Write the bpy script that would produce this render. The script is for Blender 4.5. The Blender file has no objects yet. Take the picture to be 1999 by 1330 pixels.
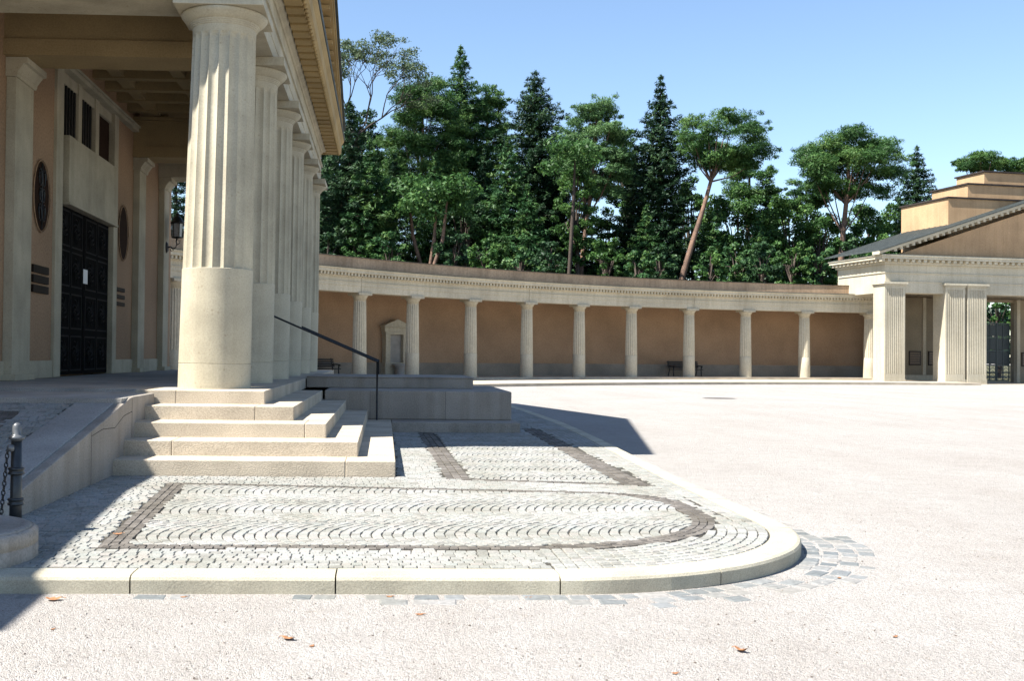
import bpy, math, random
import numpy as np
from mathutils import Vector, Matrix
R = math.radians
random.seed(7); rng = np.random.default_rng(7)
scene = bpy.context.scene
C = bpy.data.collections.new("scene"); scene.collection.children.link(C)

# ---------------------------------------------------------------- camera
cam = bpy.data.objects.new("camera", bpy.data.cameras.new("camera")); C.objects.link(cam)
yaw, pitch, roll = R(2.16), math.atan(29.5/2070), 0.0103
fw = Vector((math.sin(yaw)*math.cos(pitch), math.cos(yaw)*math.cos(pitch), math.sin(pitch)))
r0 = Vector((math.cos(yaw), -math.sin(yaw), 0)); u0 = r0.cross(fw)
rt = r0*math.cos(roll)+u0*math.sin(roll); up = u0*math.cos(roll)-r0*math.sin(roll)
m = Matrix((rt, up, -fw)).transposed().to_4x4(); m.translation = (0, 0, 1.485)
cam.matrix_world = m
cam.data.sensor_width = 36; cam.data.lens = 36*2070/1999
cam.data.shift_x = (999.5-828)/1999; cam.data.shift_y = 0
cam.data.clip_start = .05; cam.data.clip_end = 3000
scene.camera = cam

# ---------------------------------------------------------------- sky, sun, exposure
KX, KY = .66, .28
SUN = Vector((-KX, -KY, 1)).normalized()
w = bpy.data.worlds.new("World"); scene.world = w; w.use_nodes = True
nt = w.node_tree; bg = nt.nodes["Background"]
sky = nt.nodes.new("ShaderNodeTexSky"); sky.sky_type = 'NISHITA'; sky.sun_disc = False
sky.sun_elevation = math.asin(SUN.z); sky.sun_rotation = math.atan2(SUN.x, SUN.y)
sky.air_density = 1.0; sky.dust_density = .2; sky.ozone_density = 2.4; sky.altitude = 0
nt.links.new(sky.outputs[0], bg.inputs[0]); bg.inputs[1].default_value = .078
sl = bpy.data.lights.new("sun", 'SUN'); sl.energy = 5.0; sl.angle = R(.55); sl.color = (1, .965, .90)
so = bpy.data.objects.new("sun", sl); C.objects.link(so)
so.rotation_euler = SUN.to_track_quat('Z', 'Y').to_euler()
scene.view_settings.view_transform = 'Standard'; scene.view_settings.look = 'None'
scene.cycles.max_bounces = 6; scene.cycles.diffuse_bounces = 4
scene.view_settings.exposure = 1.55; scene.view_settings.gamma = 1

# ---------------------------------------------------------------- materials
def nodes(m): return m.node_tree.nodes, m.node_tree.links
def newmat(name, rough=.85, spec=.25):
    m = bpy.data.materials.new(name); m.use_nodes = True
    b = m.node_tree.nodes["Principled BSDF"]; b.inputs["Roughness"].default_value = rough
    b.inputs["Specular IOR Level"].default_value = spec
    return m, b
def c4(c): return (c[0], c[1], c[2], 1)
def stone(name, base, dark=None, light=None, scale=1.2, fine=60, bump=.15, spots=0, rough=.85, streak=0, fine_amt=.5, bdist=.004, gain=.72):
    """mottled stone: large soft patches, fine grain, optional pits and rain streaks"""
    m, b = newmat(name, rough); N, L = nodes(m)
    base = tuple(x*gain*.79 for x in base); tc = N.new("ShaderNodeTexCoord")
    if dark: dark = tuple(x*.66 for x in dark)
    if light: light = tuple(x*.66 for x in light)
    n1 = N.new("ShaderNodeTexNoise"); n1.inputs["Scale"].default_value = scale; n1.inputs["Detail"].default_value = 6
    n2 = N.new("ShaderNodeTexNoise"); n2.inputs["Scale"].default_value = fine; n2.inputs["Detail"].default_value = 3
    L.new(tc.outputs["Object"], n1.inputs["Vector"]); L.new(tc.outputs["Object"], n2.inputs["Vector"])
    dark = dark or tuple(x*.78 for x in base); light = light or tuple(min(1, x*1.1) for x in base)
    r1 = N.new("ShaderNodeValToRGB"); e = r1.color_ramp.elements
    e[0].position = .32; e[0].color = c4(dark); e[1].position = .68; e[1].color = c4(light)
    L.new(n1.outputs["Fac"], r1.inputs["Fac"])
    r2 = N.new("ShaderNodeValToRGB"); e = r2.color_ramp.elements
    e[0].position = .3; k = 1-fine_amt*.55; e[0].color = (k, k, k, 1); e[1].position = .62; e[1].color = (1.04, 1.04, 1.04, 1)
    L.new(n2.outputs["Fac"], r2.inputs["Fac"])
    mx = N.new("ShaderNodeMix"); mx.data_type = 'RGBA'; mx.blend_type = 'MULTIPLY'; mx.inputs[0].default_value = 1
    L.new(r1.outputs[0], mx.inputs[6]); L.new(r2.outputs[0], mx.inputs[7]); col = mx.outputs[2]
    if spots:
        v = N.new("ShaderNodeTexVoronoi"); v.inputs["Scale"].default_value = spots; L.new(tc.outputs["Object"], v.inputs["Vector"])
        n3 = N.new("ShaderNodeTexNoise"); n3.inputs["Scale"].default_value = spots*.3; L.new(tc.outputs["Object"], n3.inputs["Vector"])
        ad = N.new("ShaderNodeMath"); ad.operation = 'ADD'; L.new(v.outputs["Distance"], ad.inputs[0]); L.new(n3.outputs["Fac"], ad.inputs[1])
        r3 = N.new("ShaderNodeValToRGB"); e = r3.color_ramp.elements
        e[0].position = .50; e[0].color = (.5, .42, .33, 1); e[1].position = .62; e[1].color = (1, 1, 1, 1)
        L.new(ad.outputs[0], r3.inputs["Fac"])
        m3 = N.new("ShaderNodeMix"); m3.data_type = 'RGBA'; m3.blend_type = 'MULTIPLY'; m3.inputs[0].default_value = .35
        L.new(col, m3.inputs[6]); L.new(r3.outputs[0], m3.inputs[7]); col = m3.outputs[2]
    if streak:
        mp = N.new("ShaderNodeMapping"); mp.inputs["Scale"].default_value = (3.2, 3.2, .16); L.new(tc.outputs["Object"], mp.inputs[0])
        n4 = N.new("ShaderNodeTexNoise"); n4.inputs["Scale"].default_value = 1.6; n4.inputs["Detail"].default_value = 5; L.new(mp.outputs[0], n4.inputs["Vector"])
        r4 = N.new("ShaderNodeValToRGB"); e = r4.color_ramp.elements
        e[0].position = .35; e[0].color = (.55, .5, .42, 1); e[1].position = .55; e[1].color = (1, 1, 1, 1); L.new(n4.outputs["Fac"], r4.inputs["Fac"])
        m4 = N.new("ShaderNodeMix"); m4.data_type = 'RGBA'; m4.blend_type = 'MULTIPLY'; m4.inputs[0].default_value = streak
        L.new(col, m4.inputs[6]); L.new(r4.outputs[0], m4.inputs[7]); col = m4.outputs[2]
    L.new(col, b.inputs["Base Color"])
    bp = N.new("ShaderNodeBump"); bp.inputs["Strength"].default_value = bump; bp.inputs["Distance"].default_value = bdist*5
    L.new(n2.outputs["Fac"], bp.inputs["Height"]); L.new(bp.outputs[0], b.inputs["Normal"])
    return m
LIME = stone("limestone", (.61, .55, .41), scale=1.4, fine=45, streak=.15, spots=16, fine_amt=.2, bump=.12, gain=.92)
LIME_FAR = stone("limestone_colonnade", (.61, .55, .42), scale=.35, fine=12, streak=.22, fine_amt=.25, bump=.05, gain=1.0)
TRAV = stone("shell_limestone", (.57, .49, .38), scale=1.6, fine=70, spots=38, fine_amt=.45, bump=.4, gain=1.0)
KERB = stone("kerb_limestone", (.57, .52, .40), scale=2.2, fine=120, spots=70, fine_amt=.5, bump=.18, gain=.95)
SOFF = stone("painted_soffit", (.66, .47, .215), scale=.8, fine=40, fine_amt=.2, bump=.08)
STUC = stone("ochre_stucco", (.80, .53, .30), scale=.5, fine=30, fine_amt=.45, bump=.35, streak=.2)
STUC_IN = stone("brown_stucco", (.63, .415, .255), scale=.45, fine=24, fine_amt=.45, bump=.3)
STUC_ATT = stone("weathered_stucco", (.80, .55, .35), scale=.7, fine=9, fine_amt=.35, bump=.2, streak=.35)
CEIL = stone("brown_ceiling", (.58, .43, .22), scale=.8, fine=40, fine_amt=.3, bump=.08)
PLIN = stone("grey_plinth", (.46, .40, .32), scale=.8, fine=20, fine_amt=.3, bump=.1)
GREYST = stone("grey_stone", (.60, .57, .52), scale=1.5, fine=60, spots=30, fine_amt=.5, bump=.4)
WALLST = stone("weathered_limestone", (.56, .495, .42), scale=1.3, fine=50, spots=20, fine_amt=.4, bump=.3, streak=.3)
SETT_L = SETT_D = None
def settmat(name, cols, rough=.8, sc=60):
    cols = [tuple(x*.62 for x in c) for c in cols]; m, b = newmat(name, rough, .3); N, L = nodes(m)
    at = N.new("ShaderNodeAttribute"); at.attribute_name = "tone"
    r = N.new("ShaderNodeValToRGB"); e = r.color_ramp.elements
    e[0].position = 0; e[0].color = c4(cols[0]); e[1].position = 1; e[1].color = c4(cols[-1])
    for i, c in enumerate(cols[1:-1]): q = e.new((i+1)/(len(cols)-1)); q.color = c4(c)
    L.new(at.outputs["Fac"], r.inputs["Fac"])
    tc = N.new("ShaderNodeTexCoord"); n = N.new("ShaderNodeTexNoise"); n.inputs["Scale"].default_value = sc; n.inputs["Detail"].default_value = 4
    L.new(tc.outputs["Object"], n.inputs["Vector"])
    r2 = N.new("ShaderNodeValToRGB"); e = r2.color_ramp.elements; e[0].position = .3; e[0].color = (.72, .72, .72, 1); e[1].position = .65; e[1].color = (1.05, 1.05, 1.05, 1)
    L.new(n.outputs["Fac"], r2.inputs["Fac"])
    mx = N.new("ShaderNodeMix"); mx.data_type = 'RGBA'; mx.blend_type = 'MULTIPLY'; mx.inputs[0].default_value = 1
    nn = N.new("ShaderNodeTexNoise"); nn.inputs["Scale"].default_value = 1.3; nn.inputs["Detail"].default_value = 6; L.new(tc.outputs["Object"], nn.inputs["Vector"])
    rr_ = N.new("ShaderNodeValToRGB"); e = rr_.color_ramp.elements; e[0].position = .35; e[0].color = (.86, .85, .79, 1); e[1].position = .62; e[1].color = (1.06, 1.06, 1.06, 1); L.new(nn.outputs["Fac"], rr_.inputs["Fac"])
    my = N.new("ShaderNodeMix"); my.data_type = 'RGBA'; my.blend_type = 'MULTIPLY'; my.inputs[0].default_value = 1
    L.new(r.outputs[0], mx.inputs[6]); L.new(r2.outputs[0], mx.inputs[7]); L.new(mx.outputs[2], my.inputs[6]); L.new(rr_.outputs[0], my.inputs[7]); L.new(my.outputs[2], b.inputs["Base Color"])
    bp = N.new("ShaderNodeBump"); bp.inputs["Strength"].default_value = .5; bp.inputs["Distance"].default_value = .01
    L.new(n.outputs["Fac"], bp.inputs["Height"]); L.new(bp.outputs[0], b.inputs["Normal"])
    return m
SETT_L = settmat("pale_granite_setts", [(.33, .32, .29), (.41, .41, .38), (.46, .46, .43), (.465, .435, .405), (.41, .43, .405)])
SETT_D = settmat("dark_basalt_setts", [(.13, .115, .10), (.19, .17, .15), (.25, .225, .20)])
SETT_G = settmat("worn_slab_setts", [(.20, .22, .23), (.30, .31, .31), (.40, .38, .36)], sc=25)
MORTAR = stone("joint_sand", (.11, .10, .08), scale=4, fine=80, fine_amt=.6)
def plain(name, col, rough=.5, metal=0, spec=.5, noise=.25, sc=20):
    m, b = newmat(name, rough, spec); N, L = nodes(m); b.inputs["Metallic"].default_value = metal
    tc = N.new("ShaderNodeTexCoord"); n = N.new("ShaderNodeTexNoise"); n.inputs["Scale"].default_value = sc; n.inputs["Detail"].default_value = 4
    L.new(tc.outputs["Object"], n.inputs["Vector"])
    r = N.new("ShaderNodeValToRGB"); e = r.color_ramp.elements; e[0].position = .3; e[1].position = .7
    e[0].color = c4([x*(1-noise) for x in col]); e[1].color = c4([min(1, x*(1+noise)) for x in col])
    L.new(n.outputs["Fac"], r.inputs["Fac"]); L.new(r.outputs[0], b.inputs["Base Color"])
    return m
IRON = plain("painted_iron", (.03, .033, .035), .38, .3)
IRON_D = plain("dark_iron", (.02, .02, .02), .5, .3)
BRONZE = plain("bronze_door", (.004, .004, .004), .8, 0, .05)
OVAL = plain("oval_panel", (.03, .016, .010), .9, 0, .1)
BRONZE_L = plain("bronze_relief", (.012, .012, .0115), .7, 0, .15)
LEAD = plain("lead_sheet", (.055, .065, .06), .6, .1, noise=.4, sc=3)
ROOFM = plain("slate_roof", (.045, .052, .048), .6, .05, noise=.35, sc=5)
GLASS = plain("dark_glass", (.008, .009, .01), .3, 0, .4)
PAPER = plain("paper", (.8, .8, .78), .9, noise=.03)
WOOD_D = plain("dark_wood", (.022, .018, .015), .7, noise=.4)
GATE = plain("gate_paint", (.018, .028, .032), .5, .1)
PLAQ = plain("bronze_plaque", (.02, .014, .01), .6, .2, .2)
PLAQ_L = plain("plaque_lettering", (.22, .16, .10), .5, .4)
LEAF = plain("dry_leaf", (.30, .14, .06), .7, noise=.5, sc=30)
LAMPG = plain("lamp_glass", (.35, .36, .38), .15, 0, .6)
def foliage(name, a, b_, c, trans=.25):
    m, b = newmat(name, .55, .25); N, L = nodes(m)
    at = N.new("ShaderNodeAttribute"); at.attribute_name = "tone"
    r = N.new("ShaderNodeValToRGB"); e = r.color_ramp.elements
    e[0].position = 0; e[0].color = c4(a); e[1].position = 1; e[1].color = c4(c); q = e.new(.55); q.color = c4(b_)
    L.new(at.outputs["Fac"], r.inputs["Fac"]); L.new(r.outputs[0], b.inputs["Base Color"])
    t = N.new("ShaderNodeBsdfTranslucent"); L.new(r.outputs[0], t.inputs[0])
    mx = N.new("ShaderNodeMixShader"); mx.inputs[0].default_value = trans
    L.new(b.outputs[0], mx.inputs[1]); L.new(t.outputs[0], mx.inputs[2]); L.new(mx.outputs[0], N["Material Output"].inputs[0])
    return m
F_PINE = foliage("pine_needles", (.02, .058, .016), (.052, .125, .032), (.125, .205, .05), .3)
F_PALE = foliage("pale_pine_needles", (.04, .09, .03), (.085, .17, .06), (.17, .26, .095), .3)
F_FIR = foliage("fir_needles", (.007, .023, .010), (.018, .05, .02), (.055, .105, .035), .15)
F_SPR = foliage("spruce_needles", (.015, .05, .02), (.04, .105, .032), (.11, .18, .045), .25)
F_DEC = foliage("broad_leaves", (.018, .05, .014), (.045, .11, .026), (.12, .215, .05), .3)
F_DDEC = foliage("dark_broad_leaves", (.012, .035, .016), (.028, .07, .026), (.06, .12, .035), .25)
F_GREY = foliage("thin_grey_foliage", (.045, .075, .04), (.08, .12, .06), (.15, .17, .09), .3)
BARK = stone("grey_bark", (.13, .10, .08), scale=2, fine=14, fine_amt=1, bump=.8)
BARK_R = stone("orange_pine_bark", (.30, .18, .12), dark=(.15, .10, .08), light=(.36, .22, .15), scale=1.2, fine=12, fine_amt=.8, bump=.6)

# ---------------------------------------------------------------- mesh helpers
class MB:
    def __init__(s): s.v = []; s.f = []; s.sm = []; s.mi = []
    def add(s, vs, fs, smooth=False, mi=0):
        o = len(s.v); s.v += [tuple(p) for p in vs]
        for f in fs: s.f.append(tuple(i+o for i in f)); s.sm.append(smooth); s.mi.append(mi)
        return s
    def box(s, x0, x1, y0, y1, z0, z1, mi=0):
        x0, x1 = sorted((x0, x1)); y0, y1 = sorted((y0, y1)); z0, z1 = sorted((z0, z1))
        return s.add([(x0,y0,z0),(x1,y0,z0),(x1,y1,z0),(x0,y1,z0),(x0,y0,z1),(x1,y0,z1),(x1,y1,z1),(x0,y1,z1)],
              [(0,3,2,1),(4,5,6,7),(0,1,5,4),(1,2,6,5),(2,3,7,6),(3,0,4,7)], mi=mi)
    def prism(s, poly, z0, z1, mi=0):       # poly ccw in xy
        n = len(poly)
        return s.add([(x,y,z0) for x,y in poly]+[(x,y,z1) for x,y in poly],
              [tuple(range(n-1,-1,-1)), tuple(range(n,2*n))]+[(i,(i+1)%n,n+(i+1)%n,n+i) for i in range(n)], mi=mi)
    def prism_axis(s, poly, a0, a1, axis='x', mi=0):   # poly in the two other axes
        n = len(poly)
        f = {'x': lambda a, p: (a, p[0], p[1]), 'y': lambda a, p: (p[0], a, p[1])}[axis]
        return s.add([f(a0,p) for p in poly]+[f(a1,p) for p in poly],
              [tuple(range(n-1,-1,-1)), tuple(range(n,2*n))]+[(i,(i+1)%n,n+(i+1)%n,n+i) for i in range(n)], mi=mi)
    def lathe(s, prof, cx=0, cy=0, n=32, smooth=True, lean=(0,0), flute=None, caps=True, mi=0):
        vs = []
        for r_, z in prof:
            for k in range(n):
                a = 2*math.pi*k/n; rr = r_
                if flute:
                    nf, dep, za, zb = flute
                    if za-1e-6 <= z <= zb+1e-6: rr = r_-dep*r_*abs(math.sin(a*nf/2))**.8 if False else r_-dep*r_*(1-(2*((a*nf/(2*math.pi))%1)-1)**2)
                vs.append((cx+lean[0]*z+rr*math.cos(a), cy+lean[1]*z+rr*math.sin(a), z))
        fs = [(j*n+k, j*n+(k+1)%n, (j+1)*n+(k+1)%n, (j+1)*n+k) for j in range(len(prof)-1) for k in range(n)]
        s.add(vs, fs, smooth, mi)
        if caps:
            o = len(s.v)-len(vs)
            s.f.append(tuple(o+k for k in range(n-1,-1,-1))); s.sm.append(False); s.mi.append(mi)
            s.f.append(tuple(o+(len(prof)-1)*n+k for k in range(n))); s.sm.append(False); s.mi.append(mi)
        return s
    def tube(s, pts, rad, n=8, mi=0, smooth=True):
        pts = [Vector(p) for p in pts]; rad = rad if hasattr(rad, '__len__') else [rad]*len(pts)
        vs = []
        for i, p in enumerate(pts):
            d = (pts[min(i+1,len(pts)-1)]-pts[max(i-1,0)]).normalized()
            a = d.cross(Vector((0,0,1)) if abs(d.z) < .9 else Vector((1,0,0))).normalized(); b = d.cross(a)
            for k in range(n):
                t = 2*math.pi*k/n; vs.append(p+(a*math.cos(t)+b*math.sin(t))*rad[i])
        fs = [(j*n+k, j*n+(k+1)%n, (j+1)*n+(k+1)%n, (j+1)*n+k) for j in range(len(pts)-1) for k in range(n)]
        fs += [tuple(range(n)), tuple((len(pts)-1)*n+k for k in range(n-1,-1,-1))]
        return s.add(vs, fs, smooth, mi)
    def sweep_rect(s, prof, path, mi=0, closed_prof=True):
        """profile (offset,z) swept along an axis-aligned open path of (x,y,outx,outy) corners"""
        vs = []; n = len(prof)
        for (x, y, ox, oy) in path:
            for (o, z) in prof: vs.append((x+ox*o, y+oy*o, z))
        fs = []
        for j in range(len(path)-1):
            for k in range(n if closed_prof else n-1):
                fs.append((j*n+k, (j+1)*n+k, (j+1)*n+(k+1)%n, j*n+(k+1)%n))
        fs += [tuple(range(n)), tuple((len(path)-1)*n+k for k in range(n-1,-1,-1))]
        return s.add(vs, fs, False, mi)
    def build(s, name, mats, parent=None, bevel=0, seg=2, tone=None):
        me = bpy.data.meshes.new(name); me.from_pydata(s.v, [], s.f)
        if not isinstance(mats, (list, tuple)): mats = [mats]
        for mt in mats: me.materials.append(mt)
        me.polygons.foreach_set("use_smooth", s.sm); me.polygons.foreach_set("material_index", s.mi)
        if tone is not None:
            a = me.attributes.new("tone", 'FLOAT', 'FACE'); a.data.foreach_set("value", tone)
        me.update()
        o = bpy.data.objects.new(name, me); C.objects.link(o)
        if parent: o.parent = parent
        if bevel:
            b = o.modifiers.new("bevel", 'BEVEL'); b.width = bevel; b.segments = seg; b.limit_method = 'ANGLE'; b.angle_limit = R(40)
        return o
def tag(o, label=None, cat=None, group=None, kind=None):
    if label: o['label'] = label
    if cat: o['category'] = cat
    if group: o['group'] = group
    if kind: o['kind'] = kind
    return o
def thing(name, label, cat, loc=(0,0,0), rz=0, group=None):
    o = bpy.data.objects.new(name, None); C.objects.link(o); o.location = loc; o.rotation_euler = (0,0,rz)
    o.empty_display_size = .3
    return tag(o, label, cat, group)
def copy_tree(o, parent=None):
    c = o.copy(); C.objects.link(c); c.parent = parent
    for ch in list(o.children): copy_tree(ch, c)
    return c

# ---------------------------------------------------------------- ground
def ground_mat():
    m, b = newmat("pink_gravel", .95, .15); N, L = nodes(m)
    tc = N.new("ShaderNodeTexCoord")
    v = N.new("ShaderNodeTexVoronoi"); v.inputs["Scale"].default_value = 135; L.new(tc.outputs["Object"], v.inputs["Vector"])
    v2 = N.new("ShaderNodeTexVoronoi"); v2.inputs["Scale"].default_value = 28; L.new(tc.outputs["Object"], v2.inputs["Vector"])
    n = N.new("ShaderNodeTexNoise"); n.inputs["Scale"].default_value = .35; n.inputs["Detail"].default_value = 7; L.new(tc.outputs["Object"], n.inputs["Vector"])
    n5 = N.new("ShaderNodeTexNoise"); n5.inputs["Scale"].default_value = 3.5; n5.inputs["Detail"].default_value = 6; n5.inputs["Roughness"].default_value = .7; L.new(tc.outputs["Object"], n5.inputs["Vector"])
    sp = N.new("ShaderNodeSeparateColor"); L.new(v.outputs["Color"], sp.inputs[0])
    r = N.new("ShaderNodeValToRGB"); e = r.color_ramp.elements
    e[0].position = 0; e[0].color = (.17, .153, .138, 1); e[1].position = 1; e[1].color = (.40, .378, .352, 1)
    q = e.new(.10); q.color = (.262, .245, .228, 1); q = e.new(.35); q.color = (.322, .304, .284, 1); q = e.new(.8); q.color = (.342, .324, .303, 1)
    L.new(sp.outputs[0], r.inputs[0])
    r2 = N.new("ShaderNodeValToRGB"); e = r2.color_ramp.elements; e[0].position = .3; e[0].color = (.93, .92, .91, 1); e[1].position = .7; e[1].color = (1.04, 1.04, 1.04, 1)
    L.new(n.outputs["Fac"], r2.inputs[0])
    r3 = N.new("ShaderNodeValToRGB"); e = r3.color_ramp.elements; e[0].position = .33; e[0].color = (.92, .91, .90, 1); e[1].position = .6; e[1].color = (1.03, 1.03, 1.03, 1)
    L.new(n5.outputs["Fac"], r3.inputs[0])
    a = N.new("ShaderNodeMix"); a.data_type = 'RGBA'; a.blend_type = 'MULTIPLY'; a.inputs[0].default_value = 1; L.new(r.outputs[0], a.inputs[6]); L.new(r2.outputs[0], a.inputs[7])
    c = N.new("ShaderNodeMix"); c.data_type = 'RGBA'; c.blend_type = 'MULTIPLY'; c.inputs[0].default_value = 1; L.new(a.outputs[2], c.inputs[6]); L.new(r3.outputs[0], c.inputs[7])
    mp = N.new("ShaderNodeMapping"); mp.inputs["Scale"].default_value = (.9, .07, 1); mp.inputs["Rotation"].default_value = (0, 0, .9); L.new(tc.outputs["Object"], mp.inputs[0])
    n6 = N.new("ShaderNodeTexNoise"); n6.inputs["Scale"].default_value = 1.0; n6.inputs["Detail"].default_value = 5; L.new(mp.outputs[0], n6.inputs["Vector"])
    r6 = N.new("ShaderNodeValToRGB"); e = r6.color_ramp.elements; e[0].position = .38; e[0].color = (.965, .955, .945, 1); e[1].position = .55; e[1].color = (1.01, 1.01, 1.01, 1); L.new(n6.outputs["Fac"], r6.inputs[0])
    n7 = N.new("ShaderNodeTexNoise"); n7.inputs["Scale"].default_value = 9; n7.inputs["Detail"].default_value = 8; n7.inputs["Roughness"].default_value = .75; L.new(tc.outputs["Object"], n7.inputs["Vector"])
    r7 = N.new("ShaderNodeValToRGB"); e = r7.color_ramp.elements; e[0].position = .28; e[0].color = (.78, .74, .68, 1); e[1].position = .42; e[1].color = (1, 1, 1, 1); L.new(n7.outputs["Fac"], r7.inputs[0])
    c2 = N.new("ShaderNodeMix"); c2.data_type = 'RGBA'; c2.blend_type = 'MULTIPLY'; c2.inputs[0].default_value = 1; L.new(c.outputs[2], c2.inputs[6]); L.new(r6.outputs[0], c2.inputs[7])
    c3 = N.new("ShaderNodeMix"); c3.data_type = 'RGBA'; c3.blend_type = 'MULTIPLY'; c3.inputs[0].default_value = 1; L.new(c2.outputs[2], c3.inputs[6]); L.new(r7.outputs[0], c3.inputs[7])
    L.new(c3.outputs[2], b.inputs["Base Color"])
    bp = N.new("ShaderNodeBump"); bp.inputs["Strength"].default_value = .8; bp.inputs["Distance"].default_value = .012; bp.invert = True
    ad = N.new("ShaderNodeMath"); ad.operation = 'ADD'; L.new(v.outputs["Distance"], ad.inputs[0]); L.new(v2.outputs["Distance"], ad.inputs[1])
    L.new(ad.outputs[0], bp.inputs["Height"]); L.new(bp.outputs[0], b.inputs["Normal"])
    return m
g = MB(); g.add([(-600,-300,0),(900,-300,0),(900,1500,0),(-600,1500,0)], [(0,1,2,3)])
tag(g.build("ground", ground_mat()), kind="structure")
fl = MB(); n_ = 60
aa = np.linspace(R(-25), R(205), n_+1); vs = []
for a in aa: vs += [(39.55+64.4*math.cos(a), 10.89+64.4*math.sin(a), .006), (39.55+480*math.cos(a), 10.89+480*math.sin(a), .006)]
fl.add(vs, [(2*i, 2*i+1, 2*i+3, 2*i+2) for i in range(n_)])
tag(fl.build("forest_floor", stone("forest_floor_litter", (.13, .125, .06), scale=.6, fine=12, fine_amt=1, bump=.6)), kind="structure")
# coarser loose grit on the near gravel
grit = MB(); gt = []
for i in range(5200):
    y = 4.3+rng.random()**1.6*7; x = -2.6+rng.random()*(8.5)
    if y > 6.35 and x < 3.7+.0: 
        if x < 1.5 or (x-1.1)**2+(y-8.8)**2 < 2.5**2 or y > 8.8: continue
    r_ = .003+.006*rng.random()**3; a = rng.random()*6.28; k = .6+.5*rng.random()
    ca, sa = math.cos(a), math.sin(a)
    base = [(x+ca*r_, y+sa*r_, 0), (x-sa*r_*k, y+ca*r_*k, 0), (x-ca*r_, y-sa*r_, 0), (x+sa*r_*k, y-ca*r_*k, 0)]
    top = [(x+(p[0]-x)*.6, y+(p[1]-y)*.6, r_*.8) for p in base]
    grit.add(base+top, [(4,5,6,7),(0,1,5,4),(1,2,6,5),(2,3,7,6),(3,0,4,7)]); t = rng.random(); gt += [t]*5
GRIT = settmat("loose_grit", [(.16, .13, .11), (.50, .44, .40), (.66, .62, .58)], .9)
tag(grit.build("loose_grit", GRIT, tone=gt), kind="stuff", label="loose coarse grit scattered over the pale gravel in front of the kerb", cat="gravel")

# ---------------------------------------------------------------- kerbed terrace
ZT = .115
def kerb_pts(off=0.):
    """outer kerb line, offset inward by off, from the left end, round the front corner, to the far end"""
    p = [(-9, 6.6+off)] + [(x, 6.6+off) for x in np.linspace(-7.6, 1.1, 9)]
    r_ = 2.24-off
    for k in range(1, 25):
        a = -math.pi/2+math.pi/2*k/24; p.append((1.12+r_*math.cos(a), 8.84+r_*math.sin(a)))
    for y, x in ((10.3,3.38),(12.4,3.43),(14.5,3.52),(17.6,3.66),(20,3.74),(22.3,3.78),(25,3.75),(28,3.69),(34,3.5),(40,3.2)): p.append((x-off, y))
    return p
def inside(poly, x, y):
    c = False; n = len(poly)
    for i in range(n):
        x1, y1 = poly[i]; x2, y2 = poly[(i+1) % n]
        if (y1 > y) != (y2 > y) and x < (x2-x1)*(y-y1)/(y2-y1)+x1: c = not c
    return c
def insidev(poly, X, Y):
    P = np.array(poly); c = np.zeros(len(X), bool); n = len(P)
    for i in range(n):
        x1, y1 = P[i]; x2, y2 = P[(i+1) % n]
        if y1 == y2: continue
        hit = ((y1 > Y) != (y2 > Y)) & (X < (x2-x1)*(Y-y1)/(y2-y1)+x1); c ^= hit
    return c
ko = kerb_pts(0); ki = kerb_pts(.235)
kb = MB(); joints = [3.02, 2.05]
def resample(p, step):
    P = np.array(p); d = np.r_[0, np.cumsum(np.hypot(*np.diff(P, axis=0).T))]; t = np.arange(0, d[-1], step)
    return np.c_[np.interp(t, d, P[:,0]), np.interp(t, d, P[:,1])], t
Po, to = resample(ko, .06)
tt = np.gradient(Po, axis=0); tt /= np.hypot(*tt.T)[:,None]; nrm = np.c_[-tt[:,1], tt[:,0]]   # inward (left of travel)
segs = []; bounds_x = [-8.0,-6.2,-3.6,-1.545,-.285,1.115]
# joint positions along the arc length
js = [9+x for x in bounds_x]+[9+1.12+v for v in (1.15, 2.2, 3.2, 4.9, 6.8, 8.7, 10.6, 12.6, 14.6, 17, 19, 21, 23, 26, 29, 32)]
prof = [(0.0,-.05),(-.004,.085),(.006,.103),(.026,ZT-.002),(.10,ZT+.002),(.225,ZT),(.235,-.05)]
edges = [0]+js+[to[-1]-.1]
for a, b_ in zip(edges[:-1], edges[1:]):
    ii = [i for i in range(len(to)) if a+.006 < to[i] < b_-.006]
    if len(ii) < 2: continue
    tv = [a+.005]+[to[i] for i in ii]+[b_-.005]
    vs = []
    jz = rng.normal()*.0015
    for t in tv:
        x = np.interp(t, to, Po[:,0]); y = np.interp(t, to, Po[:,1]); nx = np.interp(t, to, nrm[:,0]); ny = np.interp(t, to, nrm[:,1])
        vs += [(x+nx*o, y+ny*o, z+jz) for o, z in prof]
    n = len(prof); fs = [(j*n+k, (j+1)*n+k, (j+1)*n+k+1, j*n+k+1) for j in range(len(tv)-1) for k in range(n-1)]
    fs += [tuple(range(n)), tuple((len(tv)-1)*n+k for k in range(n-1,-1,-1))]
    kb.add(vs, fs, False)
tag(kb.build("kerb", KERB), kind="structure")
# mortar bed under the setts
bed = [p for p in kerb_pts(.20)]+[(-14, 40), (-14, 6.8)]
mb = MB(); mb.add([(x, y, ZT-.010) for x, y in bed], [tuple(range(len(bed)))])
tag(mb.build("sett_bedding", MORTAR), kind="structure")

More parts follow.
